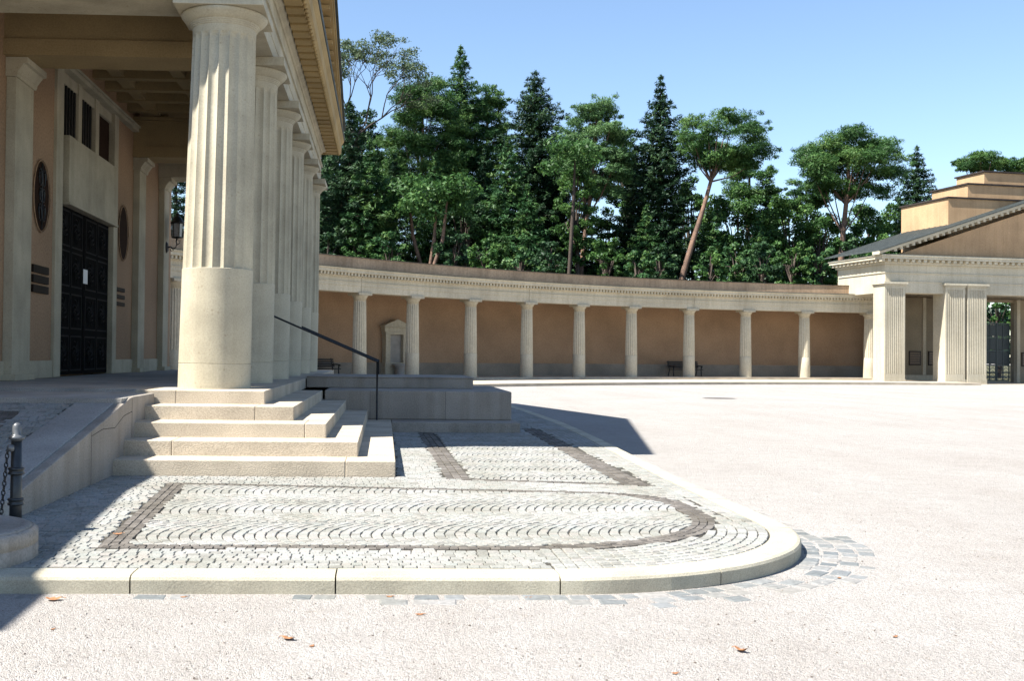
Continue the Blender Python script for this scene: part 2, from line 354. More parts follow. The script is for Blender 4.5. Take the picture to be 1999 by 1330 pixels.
def rounded_loop(x0, x1, y0, y1, rfr, rbr, off=0, tiltb=0, lean=0):
    x0 += off; x1 -= off; y0 += off; y1 -= off
    p = [(x0, y0)]
    r_ = max(.05, rfr-off)
    for k in range(13):
        a = -math.pi/2+math.pi/2*k/12; p.append((x1-r_+r_*math.cos(a), y0+r_+r_*math.sin(a)))
    r_ = max(.05, rbr-off)
    for k in range(7):
        a = math.pi/2*k/6; p.append((x1-r_+r_*math.cos(a), y1-tiltb-r_+r_*math.sin(a)))
    p.append((x0+lean, y1))
    return p
loopO = rounded_loop(-2.0, 2.86, 7.52, 11.32, 1.75, .9, 0, .55, -.26)
loopI = rounded_loop(-2.0, 2.86, 7.52, 11.32, 1.75, .9, .205, .55, -.26)
# narrow front and back lines: push the inner outline close to the outer there
loopI = [(x, (7.52+.115 if y < 7.9 and x < 1.2 else y)) for x, y in loopI]
loopI = [(x, (y+.08 if y > 10.4 else y)) for x, y in loopI]
panO = [(.60, 20.2), (.70, 11.78), (2.92, 11.22), (2.92, 20.2)]
panI = [(.92, 20.0), (1.01, 11.86), (2.57, 11.48), (2.62, 20.0)]
stones = dict(v=[], f=[], mi=[], t=[])
def put_sett(cx, cy, w_, d_, ang, z=ZT, mi=0, tone=None, hgt=.014, plane=None, store=stones, bev=.13):
    ca, sa = math.cos(ang), math.sin(ang); o = len(store['v'])
    j = rng.normal(0, .032, (4, 2)); dz = rng.normal(0, .0014); tl = rng.normal(0, .012, 2)
    q = [(-.5,-.5),(.5,-.5),(.5,.5),(-.5,.5)]
    lo, hi = [], []
    for (a, b_), jj in zip(q, j):
        u, v = (a+jj[0]*.8)*w_, (b_+jj[1]*.8)*d_
        lo.append((u, v)); hi.append((u*(1-bev), v*(1-bev)))
    def tr(u, v, h):
        x, y = cx+u*ca-v*sa, cy+u*sa+v*ca
        zz = z+h+dz+u*tl[0]+v*tl[1]
        return (x, y, zz if plane is None else plane(x, y)+h+dz)
    store['v'] += [tr(u, v, -hgt-.004) for u, v in lo]+[tr(u, v, -.0045) for u, v in lo]+[tr(u, v, .0015) for u, v in hi]
    store['f'] += [(o+8,o+9,o+10,o+11)]+[(o+4+k, o+4+(k+1)%4, o+8+(k+1)%4, o+8+k) for k in range(4)]+[(o+k, o+(k+1)%4, o+4+(k+1)%4, o+4+k) for k in range(4)]
    t = rng.random() if tone is None else tone
    store['mi'] += [mi]*9; store['t'] += [t]*9
terr = kerb_pts(.25)+[(-14, 40), (-14, 6.85)]
def blocked(x, y):   # under the steps, the podium, the ramp
    if -3.05 < x < .17 and 11.9 < y < 36: return True
    if x < -3.02 and y > 8.6: return True
    if -.2 < x < 2.38 and 18.9 < y < 24: return True
    return False
# 0. dark bands: rows of basalt laid along the loop and the panel outline
def insetpoly(poly, d):
    out = []; n = len(poly)
    for i in range(n):
        p0, p1, p2 = (Vector(poly[(i+k-1) % n]) for k in range(3))
        d1 = (p1-p0); d2 = (p2-p1)
        if d1.length < 1e-6 or d2.length < 1e-6: continue
        n1 = Vector((-d1.y, d1.x)).normalized(); n2 = Vector((-d2.y, d2.x)).normalized()
        m_ = (n1+n2); m_ = m_/max(.3, m_.dot(n1)*1.0) if m_.length > 1e-6 else n1
        q = p1+m_*d; out.append((q.x, q.y))
    return out
def lay_row(pts, wdt, keep=lambda x, y: True, mi=1, L0=.095):
    P_, t_ = resample(pts, .01); T__ = np.gradient(P_, axis=0); T__ /= np.hypot(*T__.T)[:,None]; t = .0
    while t < t_[-1]-.04:
        L_ = L0*(.8+.45*rng.random()); i = min(len(P_)-1, int((t+L_/2)/.01)); t += L_; x, y = P_[i]
        if keep(x, y) and not blocked(x, y): put_sett(x, y, L_*.93, wdt*.93, math.atan2(T__[i][1], T__[i][0])+rng.normal()*.02, mi=mi)
for d in (.035, .10, .165):
    q = insetpoly(loopO, d); q.append(q[0])
    lay_row(q, .066, L0=.07, keep=(lambda x, y: True) if d < .08 else (lambda x, y: d < .12 or not ((y < 7.95 and -1.8 < x < 1.2) or (y > 10.5 and x > -1.95))))
for k in range(3):
    lay_row([(.655+.09*k+.10, 11.80-.02*k), (.60+.09*k+.05, 18.9)], .088)
    lay_row([(2.64+.09*k, 11.40-.02*k), (2.68+.09*k, 20.2)], .088)
lay_row([(.72, 11.80), (2.90, 11.26)], .066); lay_row([(.72, 11.865), (2.90, 11.325)], .066)
# 1. grid rows (light borders)
S = .078
rows = int((20.5-6.85)/S)
loopX = insetpoly(loopO, -.012); panX = insetpoly(panO, -.01)
for j in range(rows):
    y = 6.885+j*S; x = -3.6+rng.random()*.1
    while x < 3.7:
        wd = S*(.85+.35*rng.random()); cx = x+wd/2; cy = y+rng.normal()*.004+.012*math.sin(cx*2.1+j*.7)
        x += wd
        if blocked(cx, cy) or not inside(terr, cx, cy): continue
        if inside(loopX, cx, cy) or inside(panX, cx, cy): continue
        if cx > 1.12 and cy < 8.84: continue
        if cx > 2.955 and cy >= 8.84: continue
        put_sett(cx, cy, wd*.94, S*.94, rng.normal()*.05)
# 2. rings along the rounded corner and the long right border
rI = 0
for k in range(28):
    off = .275+k*S; r_ = 2.24-off
    if r_ < .3: break
    n = int(math.pi/2*r_/(S*1.02))
    for i in range(n):
        a = -math.pi/2+(i+.5)/n*math.pi/2; cx, cy = 1.12+r_*math.cos(a), 8.84+r_*math.sin(a)
        if inside(loopX, cx, cy): continue
        put_sett(cx, cy, S*.9, S*.9, a+math.pi/2+rng.normal()*.04)
for k in range(8):
    off = .275+k*S; y = 8.86
    kp = kerb_pts(off); ys = [p[1] for p in kp[34:]]; xs = [p[0] for p in kp[34:]]
    while y < 30:
        dy = S*(.9+.3*rng.random()); cx = np.interp(y+dy/2, [8.84]+ys, [3.36-off]+xs); cy = y+dy/2; y += dy
        if cx < 2.955 and cy < 20: continue
        if blocked(cx, cy): continue
        put_sett(cx, cy, S*.92, dy*.92, rng.normal()*.04)
# beyond the panel, coarse rows in the shade
for j in range(80):
    y = 20.5+j*.12; x = -.2
    while x < 3.2:
        wd = .12*(.85+.3*rng.random()); cx = x+wd/2; x += wd
        if not blocked(cx, y): put_sett(cx, y, wd*.92, .11, 0)
loopI = [(x, 7.52+.135 if (y < 7.9 and x < 1.25) else (y+.065 if y > 10.4 else y)) for x, y in insetpoly(loopO, .20)]
# 3. segmental arcs in the loop and the panel
def arcs(poly, x0, x1, y0, W, nstrip, step, rad, s, flip=1):
    for q in range(nstrip):
        yc = y0+(q+.5)*W
        k = 0; x = x0-1.2
        while x < x1+1.2:
            L_ = 2*math.asin(W/2/rad)*rad; n = int(round(L_/s))
            for i in range(n):
                a = (i+.5)/n*L_/rad-L_/rad/2
                cx = x+flip*(rad-rad*math.cos(a)); cy = yc+rad*math.sin(a)
                cx += rng.normal()*.0015; cy += rng.normal()*.002
                if inside(poly, cx, cy) and not blocked(cx, cy):
                    t = rng.random(); 
                    put_sett(cx, cy, max(.03, step*math.cos(a)-.009), s*.965, (-a if flip > 0 else a), tone=t)
            x += step
arcs(loopI, -2.6, 3.2, 7.47, 1.27, 4, .080, .73, .074)
arcs(panI, .6, 3.0, 11.3, .95, 10, .075, .58, .072)
pv = MB(); pv.v = stones['v']; pv.f = stones['f']; pv.mi = stones['mi']; pv.sm = [False]*len(pv.f)
tag(pv.build("paving", [SETT_L, SETT_D], tone=stones['t']), kind="structure")

# worn flat slabs in the gravel round the kerb
st = dict(v=[], f=[], mi=[], t=[])
Pg, tg = resample(kerb_pts(0), .02); Tn = np.gradient(Pg, axis=0); Tn /= np.hypot(*Tn.T)[:,None]
for row in range(5):
    t = 5.5
    while t < tg[-1]-16:
        L_ = .10+.10*rng.random(); i = int((t+L_/2)/.02); t += L_+.008
        x, y = Pg[i]; nx, ny = Tn[i][1], -Tn[i][0]
        s_ = (t-9-1.12)/(math.pi/2*2.24)
        maxrow = 1 if s_ < -.3 else (2 if s_ < .15 else (3 if s_ < .45 else (4 if s_ < 1.0 else (2 if s_ < 1.4 else 0))))
        if row >= maxrow or rng.random() < (.55 if row == maxrow-1 else .08+.05*row): continue
        d = .085+row*.132
        put_sett(x+nx*d+rng.normal()*.006, y+ny*d, L_, .122, math.atan2(Tn[i][1], Tn[i][0])+rng.normal()*.06, z=.002, hgt=.01, store=st, bev=.16)
gs = MB(); gs.v = st['v']; gs.f = st['f']; gs.mi = st['mi']; gs.sm = [False]*len(gs.f)
tag(gs.build("path_slabs", SETT_G, tone=st['t']), kind="structure")
# ================================================================ the portico
ZS = .9985; ZB = 6.365               # stylobate, underside of the architrave
port = thing("temple_portico", "cream limestone temple portico with a row of six fluted columns on broad steps", "building", (-2.3, 22.5, 0))
PORT_LOC = Vector((-2.3, 22.5, 0))
def pbuild(mb, name, mats, parent=port, bevel=0, seg=2, label=None):
    o = mb.build(name, mats, parent, bevel, seg)
    # geometry is written in world metres: shift into the parent's frame
    off = Vector((0,0,0)); q = parent
    while q is not None: off += Vector(q.location); q = q.parent
    o.data.transform(Matrix.Translation(-off))
    if label: o['label'] = label
    return o
# steps: five courses of long blocks with open joints
h = .17667
Yk = [11.94, 12.42, 12.93, 13.48, 14.03]; Xk = [.144, -.29, -.69, -1.13, -1.56]
for k in range(5):
    z0, z1 = ZT+k*h-(.02 if k else .03), ZT+(k+1)*h
    mb = MB(); xl, xr, yf = -3.05, Xk[k], Yk[k]
    if k == 4: xl = -3.25
    dd = .8
    cuts = [xl]+[c for c in ((-.42,), (-2.45,), (-.95,), (-1.62,), (-2.72,))[k] if xl < c < xr]+[xr]
    for a, b_ in zip(cuts[:-1], cuts[1:]): mb.box(a+.0008, b_-.0008, yf, yf+dd, z0, z1)
    y = yf+dd; wb = (k*.37) % 1
    for seg_ in ((y, 19.72 if k < 4 else 33.2), (23.62, 33.2)) if k < 4 else ((y, 33.2),):
        yy = seg_[0]; first = True
        while yy < seg_[1]-.05:
            L_ = 2.1-(wb if first else 0); first = False
            ye = min(yy+L_, seg_[1])
            mb.box(xr-.9, xr, yy+.002, ye-.002, z0, z1); yy = ye
        pbuild(mb, "step", TRAV, bevel=.011); mb = MB()
mb = MB(); mb.box(-6.4, -1.9, 14.5, 31.4, .1, ZS-.004); mb.box(-6.4, -3.03, 12.4, 14.5, .1, .95); mb.box(-3.02, -1.2, 13.6, 31.4, .12, .60)
pbuild(mb, "floor", GREYST)
# columns
def column_prof(r0_, r1_, hh):
    pass
def big_column(y):
    t = thing("column", None, None, (-2.377-port.location.x, y-port.location.y, ZS)); t.parent = port
    mb = MB(); rb, rn = .503, .44
    rad = lambda z: rb+(rn-rb)*(z/4.93)**1.25
    pr = [(rb, 0), (rb-.001, .02), (rad(.2), .2), (rad(.34), .338), (rad(.35)-.007, .345), (rad(.36), .352), (rad(.8), .8), (rad(1.3), 1.3), (rad(1.66)+.004, 1.655)]
    pr += [(rad(1.66)-.002, 1.66)]
    n = 240
    mb.lathe(pr, n=n, smooth=False, lean=(.0162, 0), caps=False)
    zs = [1.66]+list(np.linspace(1.9, 4.86, 12))+[4.90, 4.93]
    deps = [.085]+[.085]*12+[.05, .0]
    vs = []
    for z, dp in zip(zs, deps):
        for kk in range(n):
            a = 2*math.pi*kk/n; u = 2*((a*20/(2*math.pi)) % 1)-1
            rr = rad(z)*(1-dp*(1-u*u))
            vs.append((.0162*z+rr*math.cos(a), rr*math.sin(a), z))
    fs = [(j*n+kk, j*n+(kk+1) % n, (j+1)*n+(kk+1) % n, (j+1)*n+kk) for j in range(len(zs)-1) for kk in range(n)]
    o = len(mb.v); mb.v += vs
    for f in fs: mb.f.append(tuple(i+o for i in f)); mb.sm.append(False); mb.mi.append(0)
    # the ledge under the flutes
    o0 = o-n
    for kk in range(n): mb.f.append((o0+kk, o0+(kk+1) % n, o+(kk+1) % n, o+kk)); mb.sm.append(False); mb.mi.append(0)
    mb.build("shaft", LIME, t)
    cp = MB(); lx = .0162*5.0
    cp.lathe([(rn-.004,4.925),(rn,4.93),(rn+.002,5.03),(rn+.016,5.033),(rn+.016,5.052),(rn+.03,5.055),(rn+.03,5.073),(rn+.045,5.076),(rn+.047,5.094),(rn+.062,5.098),(.535,5.13),(.575,5.165),(.598,5.195),(.60,5.212),(.588,5.2265)], cx=lx, n=72)
    cp.box(lx-.612, lx+.612, -.612, .612, 5.2265, 5.3665)
    cp.build("capital", LIME, t, bevel=.006)
    return t
for i in range(6): big_column(15+3*i)
# entablature: sweep round near side, front, far side
XA = -2.29
path = [(-6.35, 15, 0, -1), (XA, 15, 1, -1), (XA, 30, 1, 1), (-6.35, 30, 0, 1)]
E_ = 1.485
arch = [(-.42, 4.882), (.42, 4.882), (.42, 5.12), (.432, 5.125), (.432, 5.37), (.47, 5.375), (.47, 5.44), (.425, 5.445), (.425, 5.76), (.45, 5.765), (.47, 5.80), (.53, 5.83), (.555, 5.86), (.555, 5.93), (-.42, 5.93)]
mb = MB(); mb.sweep_rect([(o, z+E_) for o, z in arch], path); pbuild(mb, "architrave", LIME)
cor = [(.30, 5.935), (.555, 5.935), (.565, 5.90), (.88, 5.88), (.885, 5.84), (.935, 5.835), (.98, 5.88), (.985, 6.12), (1.0, 6.14), (1.05, 6.22), (1.05, 6.27), (.30, 6.27)]
mb = MB(); mb.sweep_rect([(o, z+E_) for o, z in cor], path); pbuild(mb, "cornice", SOFF)
mb = MB(); mb.sweep_rect([(.3, 6.275+E_), (1.07, 6.275+E_), (1.085, 6.33+E_), (.3, 6.40+E_)], path); pbuild(mb, "gutter", LEAD)
mb = MB()
y = 14.23
while y < 30.8:                       # mutules and drops under the cornice of the long front
    mb.box(XA+.57, XA+.875, y, y+.30, 5.82+E_, 5.897+E_); y += .45
x = -6.2
while x < -1.9: mb.box(x, x+.30, 14.125, 14.43, 5.82+E_, 5.897+E_); x += .45
y = 14.1
while y < 30.9: mb.lathe([(.026, 5.79+E_), (.045, 5.845+E_)], cx=XA+.91, cy=y, n=8); y += .225
pbuild(mb, "mutules", SOFF, bevel=.006, seg=1)
# pediment over the long front
mb = MB(); mb.prism_axis([(13.98+.9, 7.76), (31.02-.9, 7.76), (22.5, 10.55)], -2.3, -1.87, 'x'); pbuild(mb, "tympanum", STUC)
def rake(y0, z0, y1, z1, th, x0, x1, mb, z_lift=0):
    mb.add([(x0,y0,z0+z_lift),(x1,y0,z0+z_lift),(x1,y1,z1+z_lift),(x0,y1,z1+z_lift),(x0,y0,z0+th+z_lift),(x1,y0,z0+th+z_lift),(x1,y1,z1+th+z_lift),(x0,y1,z1+th+z_lift)],
           [(0,3,2,1),(4,5,6,7),(0,1,5,4),(1,2,6,5),(2,3,7,6),(3,0,4,7)])
for sgn, nm in ((1, "near"), (-1, "far")):
    f = lambda y: 22.5-sgn*(22.5-y)
    mb = MB(); rake(f(13.95), 7.79, f(22.5), 10.45, .26, -2.2, -1.30, mb); rake(f(13.95), 7.79, f(22.5), 10.45, .12, -1.295, -1.26, mb, .11); rake(f(13.95), 7.79, f(22.5), 10.45, .10, -1.88, -1.66, mb, -.09)
    yy = 14.6
    while yy < 22.3:
        zz = 7.79+(yy-13.95)*(2.66/8.55); mb.box(-1.62, -1.36, f(yy), f(yy+.2), zz-.07, zz+.02); yy += .45
    pbuild(mb, "raking_cornice", SOFF)
    mb = MB(); rake(f(13.87), 8.06, f(22.5), 10.74, .07, -1.95, -1.20, mb); rake(f(13.87), 8.02, f(22.5), 10.70, .10, -14, -1.951, mb)
    pbuild(mb, "roof", LEAD)
# back wall with door, clerestory, pilasters
WX = -6.3
mb = MB()
mb.box(WX-.5, WX, 13.95, 20.3, .9, 7.6); mb.box(WX-.5, WX, 24.9, 30.4, .9, 7.6); mb.box(WX-.5, WX, 20.3, 24.9, 7.0, 7.6)
pbuild(mb, "wall", STUC_IN)
for a, b_ in ((14.0, 20.62), (24.96, 30.42)): pbuild(MB().box(WX-.1, WX+.035, a, b_, ZS, 1.32), "plinth", LIME, bevel=.008)
mb = MB()
mb.box(WX-.45, WX+.06, 20.3, 20.72, 1.0, 6.98); mb.box(WX-.45, WX+.06, 24.6, 24.95, 1.0, 6.98)
mb.box(WX-.45, WX+.02, 21.85, 22.08, 5.76, 6.98); mb.box(WX-.45, WX+.02, 23.13, 23.40, 5.76, 6.98); mb.box(WX-.45, WX-.02, 20.72, 24.6, 6.76, 6.98)
pbuild(mb, "door_surround", LIME, bevel=.01)
mb = MB(); mb.box(WX-.45, WX+.10, 21.0, 24.72, 4.44, 5.75); mb.box(WX-.45, WX+.13, 20.97, 24.77, 4.38, 4.435); pbuild(mb, "door_lintel", LIME, bevel=.012)
mb = MB(); mb.box(WX-.1, WX+.15, 18.42, 26.58, 6.98, 7.07); mb.box(WX-.1, WX+.19, 18.42, 26.58, 7.075, 7.12); pbuild(mb, "wall_moulding", LIME, bevel=.008)
for i, (a, b_) in enumerate(((20.72, 21.85), (22.08, 23.13), (23.40, 24.6))):
    mb = MB(); mb.box(WX-.12, WX-.08, a, b_, 5.76, 6.76)
    if i < 2:
        yy = a+.06
        while yy < b_-.08: mb.box(WX-.075, WX-.03, yy, yy+.07, 5.76, 6.76); yy += .19
    pbuild(mb, "window", OVAL if i == 2 else IRON_D)
door = thing("door", None, None, (WX-.3-port.location.x, 22.6-port.location.y, 1.0)); door.parent = port
for a, b_ in ((20.72, 22.58), (22.62, 24.6)):
    mb = MB(); mb.box(WX-.14, WX-.06, a, b_, 1.03, 4.378); pbuild(mb, "leaf", BRONZE, door)
    mb = MB(); wd = b_-a
    for zz in (1.1, 1.95, 2.8, 3.6):
        hz = .72
        for q in range(2):
            ya = a+.1+q*(wd-.1)/2; yb = ya+(wd-.3)/2
            mb.box(WX-.06, WX-.045, ya, yb, zz, zz+.03); mb.box(WX-.06, WX-.045, ya, yb, zz+hz-.03, zz+hz); mb.box(WX-.06, WX-.045, ya, ya+.03, zz+.03, zz+hz-.03); mb.box(WX-.06, WX-.045, yb-.03, yb, zz+.03, zz+hz-.03)
            cyy, czz = (ya+yb)/2, zz+hz/2
            for e in range(8):
                t0 = e*math.pi/4; pts = [(WX-.048, cyy+(.05+.22*u)*math.cos(t0+1.3*u), czz+(.05+.24*u)*math.sin(t0+1.3*u)) for u in np.linspace(0, 1, 6)]
                mb.tube(pts, [.016, .02, .02, .017, .014, .008], n=5)
    pbuild(mb, "relief", BRONZE_L, door)
nt_ = MB(); nt_.box(WX-.030, WX-.026, 22.50, 22.82, 2.93, 3.23); tag(nt_.build("notice", PAPER), "white paper notice taped to the dark bronze door", "notice")
def oval(y, z, ry, rz, x, mb, n=40, th=.05, inner=.9):
    pass
for y, z in ((19.58, 4.33), (25.66, 4.35)):     # oval openings with iron scrolls
    mb = MB(); n = 48
    fr = [(WX+.03, y+.47*math.cos(a), z+.66*math.sin(a)) for a in np.linspace(0, 2*math.pi, n+1)]
    mb.tube(fr, .014, n=6)
    w_ = pbuild(mb, "oval_frame", STUC_IN)
    off = Vector((w_.parent.location))
    mb = MB(); mb.add([(WX+.012, y, z)]+[(WX+.012, y+.44*math.cos(a), z+.63*math.sin(a)) for a in np.linspace(0, 2*math.pi, n, endpoint=False)], [(0, i+1, (i+1) % n+1) for i in range(n)])
    pbuild(mb, "oval_panel", OVAL)
    if y > 20: continue
    mb = MB()
    for s in (-1, 1):
        for zc, rr in ((.32, .19), (0, .15), (-.32, .19)):
            mb.tube([(WX+.03, y+s*(rr*.55+rr*.5*math.cos(t)*(1-.06*t)), z+zc+rr*math.sin(t)*(1-.06*t)) for t in np.linspace(0, 8, 26)], .011, n=5)
    mb.tube([(WX+.03, y, z-.6), (WX+.03, y, z+.6)], .012, n=5)
    pbuild(mb, "grille", IRON)
def pilaster(y0, y1):
    t = MB(); t.box(WX, WX+.16, y0+.06, y1-.06, ZS, ZB-.32)
    t.box(WX-.001, WX+.24, y0, y1, ZS, ZS+.10)
    t.prism_axis([(WX, ZB-.32), (WX+.18, ZB-.32), (WX+.20, ZB-.28), (WX+.20, ZB-.25), (WX+.30, ZB-.11), (WX+.36, ZB-.10), (WX+.36, ZB-.002), (WX, ZB-.002)], y0, y1, 'y')
    pbuild(t, "pilaster", LIME, bevel=.006)
for y0, y1 in ((14.55, 15.45), (17.70, 18.70), (26.62, 27.45), (29.6, 30.4)): pilaster(y0, y1)
# cross beams and coffered ceiling
for y in (18, 27):
    mb = MB(); mb.box(WX+.0, XA-.422, y-.42, y+.42, ZB+.003, ZB+.27); mb.box(WX+.0, XA-.423, y-.38, y+.38, ZB+.272, 7.28); mb.box(WX, XA-.424, y-.47, y+.47, 7.282, 7.36)
    pbuild(mb, "beam", CEIL)
mb = MB(); mb.box(WX-.05, XA-.40, 14.5, 30.5, 7.62, 7.75); pbuild(mb, "ceiling", CEIL)
mb = MB()
for x in (-5.75, -4.45, -3.2): mb.box(x-.13, x+.13, 18.4, 26.6, 7.40, 7.62)
y = 18.9
while y < 26.5: mb.box(WX, XA-.43, y-.11, y+.11, 7.37, 7.617); y += 1.02
for y0, y1 in ((15.45, 17.5), (27.5, 29.5)):
    for x in (-5.75, -4.45, -3.2): mb.box(x-.12, x+.12, y0, y1, 7.40, 7.62)
    mb.box(WX, XA-.43, (y0+y1)/2-.1, (y0+y1)/2+.1, 7.37, 7.617)
pbuild(mb, "coffer_ribs", CEIL)

# main hall to the left, outside the frame: throws the long shade over ramp and terrace
hall = thing("memorial_hall", "long ochre main hall by the portico, out of view, outlined to throw the long shade", "building", (-11, 12, 0))
def hbuild(mb, name, mat, **k): return pbuild(mb, name, mat, parent=hall, **k)
mb = MB(); mb.prism([(-16, 4.15), (-5.86, 4.15), (-5.92, 5.2), (-6.30, 9.0), (-6.33, 10.99), (-6.33, 13.9), (-16, 13.9)], 0, 5.72); mb.box(-16, WX-.52, 13.9, 34, 0, 7.5)  # unseen near end angled, cut off and kept low to shape its shadow
hbuild(mb, "wall", STUC_IN)
mb = MB(); mb.prism([(-16, 4.10), (-5.81, 4.10), (-5.87, 5.2), (-6.25, 9.0), (-6.27, 10.99), (-6.27, 13.9), (-16, 13.9)], 5.725, 5.78)
hbuild(mb, "cornice", LIME)

# oblong plaques beside the door
def slat_plaque(y0, y1, zs, hgt, label):
    t = thing("plaque", label, "plaque", (WX, (y0+y1)/2, zs[0]))
    for z in zs:
        mb = MB(); mb.box(0, .045, y0-(y0+y1)/2, y1-(y0+y1)/2, z-zs[0], z-zs[0]+hgt); mb.build("slat", PLAQ, t, .004)
    return t
slat_plaque(19.13, 20.0, (2.55, 2.73, 2.91), .14, "dark three-bar bronze plaque on the wall left of the portico door")
slat_plaque(24.98, 25.8, (2.59, 2.76, 2.93), .09, "dim three-bar plaque on the wall right of the portico door")

# lantern
t = thing("wall_lantern", "black iron lantern on a scrolled bracket at the far end of the portico", "lantern", (WX+.16, 30.0, 4.45))
mb = MB(); mb.lathe([(.10, -.17), (.14, 0), (.10, .17)], n=14); mb.v = [(z*.25, y, x*1.2) for x, y, z in mb.v]
mb.build("wall_plate", IRON_D, t)
mb = MB(); mb.tube([(.02, 0, 0), (.12, 0, .02), (.18, 0, -.03), (.26, 0, 0), (.29, 0, .1), (.27, 0, .18), (.30, 0, .27)], [.03, .02, .022, .02, .018, .02, .03], n=7)
mb.tube([(.15, 0, 0), (.2, 0, -.08), (.13, 0, -.1), (.1, 0, -.04)], .012, n=5); mb.tube([(.26, 0, .05), (.36, 0, .12), (.38, 0, .2), (.33, 0, .2)], .012, n=5)
mb.build("bracket", IRON_D, t)
mb = MB(); cx = .30
for k in range(6):
    a = k*math.pi/3; mb.tube([(cx+.15*math.cos(a), .15*math.sin(a), .28), (cx+.17*math.cos(a), .17*math.sin(a), .68)], .012, n=5)
mb.lathe([(.05, .25), (.16, .27), (.17, .29), (.15, .30)], cx=cx, n=12); mb.lathe([(.19, .67), (.20, .70), (.15, .76), (.13, .82), (.07, .88), (.05, .90), (.045, .93), (.06, .95), (.01, .99)], cx=cx, n=12)
mb.build("frame", IRON_D, t)
mb = MB(); mb.lathe([(.135, .30), (.155, .67)], cx=cx, n=6, smooth=False); mb.build("glass", LAMPG, t)

# podium block beside the steps
pod = thing("stone_podium", "stepped grey stone podium jutting from the steps, all in shade", "podium", (1.0, 21.5, ZT))
mb = MB(); mb.box(.152, 2.45, 18.93, 24.3, ZT-.02, .292); pbuild(mb, "plinth", WALLST, pod, .012)
mb = MB(); mb.box(-1.09, 2.385, 19.70, 23.62, .294, .824); pbuild(mb, "block", WALLST, pod, .018)
mb = MB(); mb.box(-1.54, 1.80, 21.3, 24.0, .826, 1.03); mb.box(-1.545, 1.82, 21.28, 24.02, 1.031, 1.05); pbuild(mb, "upper_slab", WALLST, pod, .01)

# handrails
def rail(y, zb, label):
    t = thing("handrail", label, "handrail", (-.12, y, zb), group="handrails beside the podium")
    mb = MB(); mb.tube([(0, 0, 0), (0, 0, 1.36-zb)], .017, n=8); mb.build("post", IRON_D, t)
    mb = MB(); mb.tube([(-2.12, 0, ZS-zb), (-2.12, 0, 2.24-zb)], .016, n=8); mb.build("post", IRON_D, t)
    mb = MB(); mb.tube([(.02, 0, 1.355-zb), (0, 0, 1.367-zb), (-.05, 0, 1.385-zb), (-2.0, 0, 2.22-zb), (-2.12, 0, 2.25-zb)], .018, n=8); mb.build("rail", IRON_D, t)
rail(19.5, .292, "thin black handrail in front of the grey podium")
rail(24.2, .292, "thin black handrail behind the grey podium")

# ---------------------------------------------------------------- ramp
ramp = thing("ramp", "stone edged cobbled ramp sloping down left of the steps", "ramp", (-4.5, 10.5, ZT))
def zr(y): return np.interp(y, [7.6, 8.9, 12.72, 12.9, 15], [.115, .318, .944, .955, .955])
mb = MB(); pts_y = [8.93, 9.6, 10.4, 11.2, 12.0, 12.72, 12.9, 14.02]
poly = [(y, zr(y)) for y in pts_y]+[(14.02, .05), (8.93, .05)]
mb.prism_axis(poly, -3.075, -3.0, 'x'); pbuild(mb, "wall", WALLST, ramp, .012)
mb = MB(); cy0 = []
def strip(mb, x0, x1, ys, zoff, mi=0, thick=.3):
    vs = []
    for y in ys: vs += [(x0, y, zr(y)+zoff), (x1, y, zr(y)+zoff), (x0, y, zr(y)+zoff-thick), (x1, y, zr(y)+zoff-thick)]
    n = len(ys); fs = []
    for j in range(n-1):
        a, b_ = 4*j, 4*j+4
        fs += [(a, a+1, b_+1, b_), (a+1, a+3, b_+3, b_+1), (a+2, a, b_, b_+2)]
    fs += [(0, 2, 3, 1), (4*n-4, 4*n-3, 4*n-1, 4*n-2)]
    mb.add(vs, fs, mi=mi)
strip(mb, -3.56, -3.12, list(np.linspace(8.45, 12.72, 9))+[12.9, 13.4, 14.02], .006)
# rounded foot of the coping
fp = [(-3.56, 8.455)]+[(-3.56+.25*(1-math.cos(a)), 8.455-.25*math.sin(a)) for a in np.linspace(.2, 1.5, 6)]+[(-3.08, 8.22), (-3.02, 8.4), (-3.0, 8.92), (-3.12, 8.92), (-3.12, 8.455)]
n = len(fp); mb.add([(x, y, max(.12, zr(y)+.012)) for x, y in fp]+[(x, y, .05) for x, y in fp], [tuple(range(n))]+[(i, n+i, n+(i+1) % n, (i+1) % n) for i in range(n)])
pbuild(mb, "coping", GREYST, ramp, .008)
mb = MB(); strip(mb, -3.118, -3.077, pts_y, -.012); pbuild(mb, "groove", WALLST, ramp)
mb = MB(); strip(mb, -6.3, -3.562, list(np.linspace(6.9, 12.45, 9)), -.012); pbuild(mb, "bedding", MORTAR, ramp)
rs = dict(v=[], f=[], mi=[], t=[])
y = 7.2
while y < 12.38:
    x = -6.25
    while x < -3.6:
        wd = .085*(.85+.35*rng.random()); cx = x+wd/2; x += wd
        dk = (-4.42 < cx < -4.02 and y < 12.0) or (-6 < cx < -4.02 and 11.75 < y < 12.0)
        put_sett(cx, y, wd*.92, .077, rng.normal()*.06, mi=1 if dk else 0, plane=lambda a, b_: float(zr(b_)), store=rs)
    y += .083
rm = MB(); rm.v = rs['v']; rm.f = rs['f']; rm.mi = rs['mi']; rm.sm = [False]*len(rm.f)
o = rm.build("setts", [SETT_L, SETT_D], ramp, tone=rs['t']); o.data.transform(Matrix.Translation(-Vector(ramp.location)))

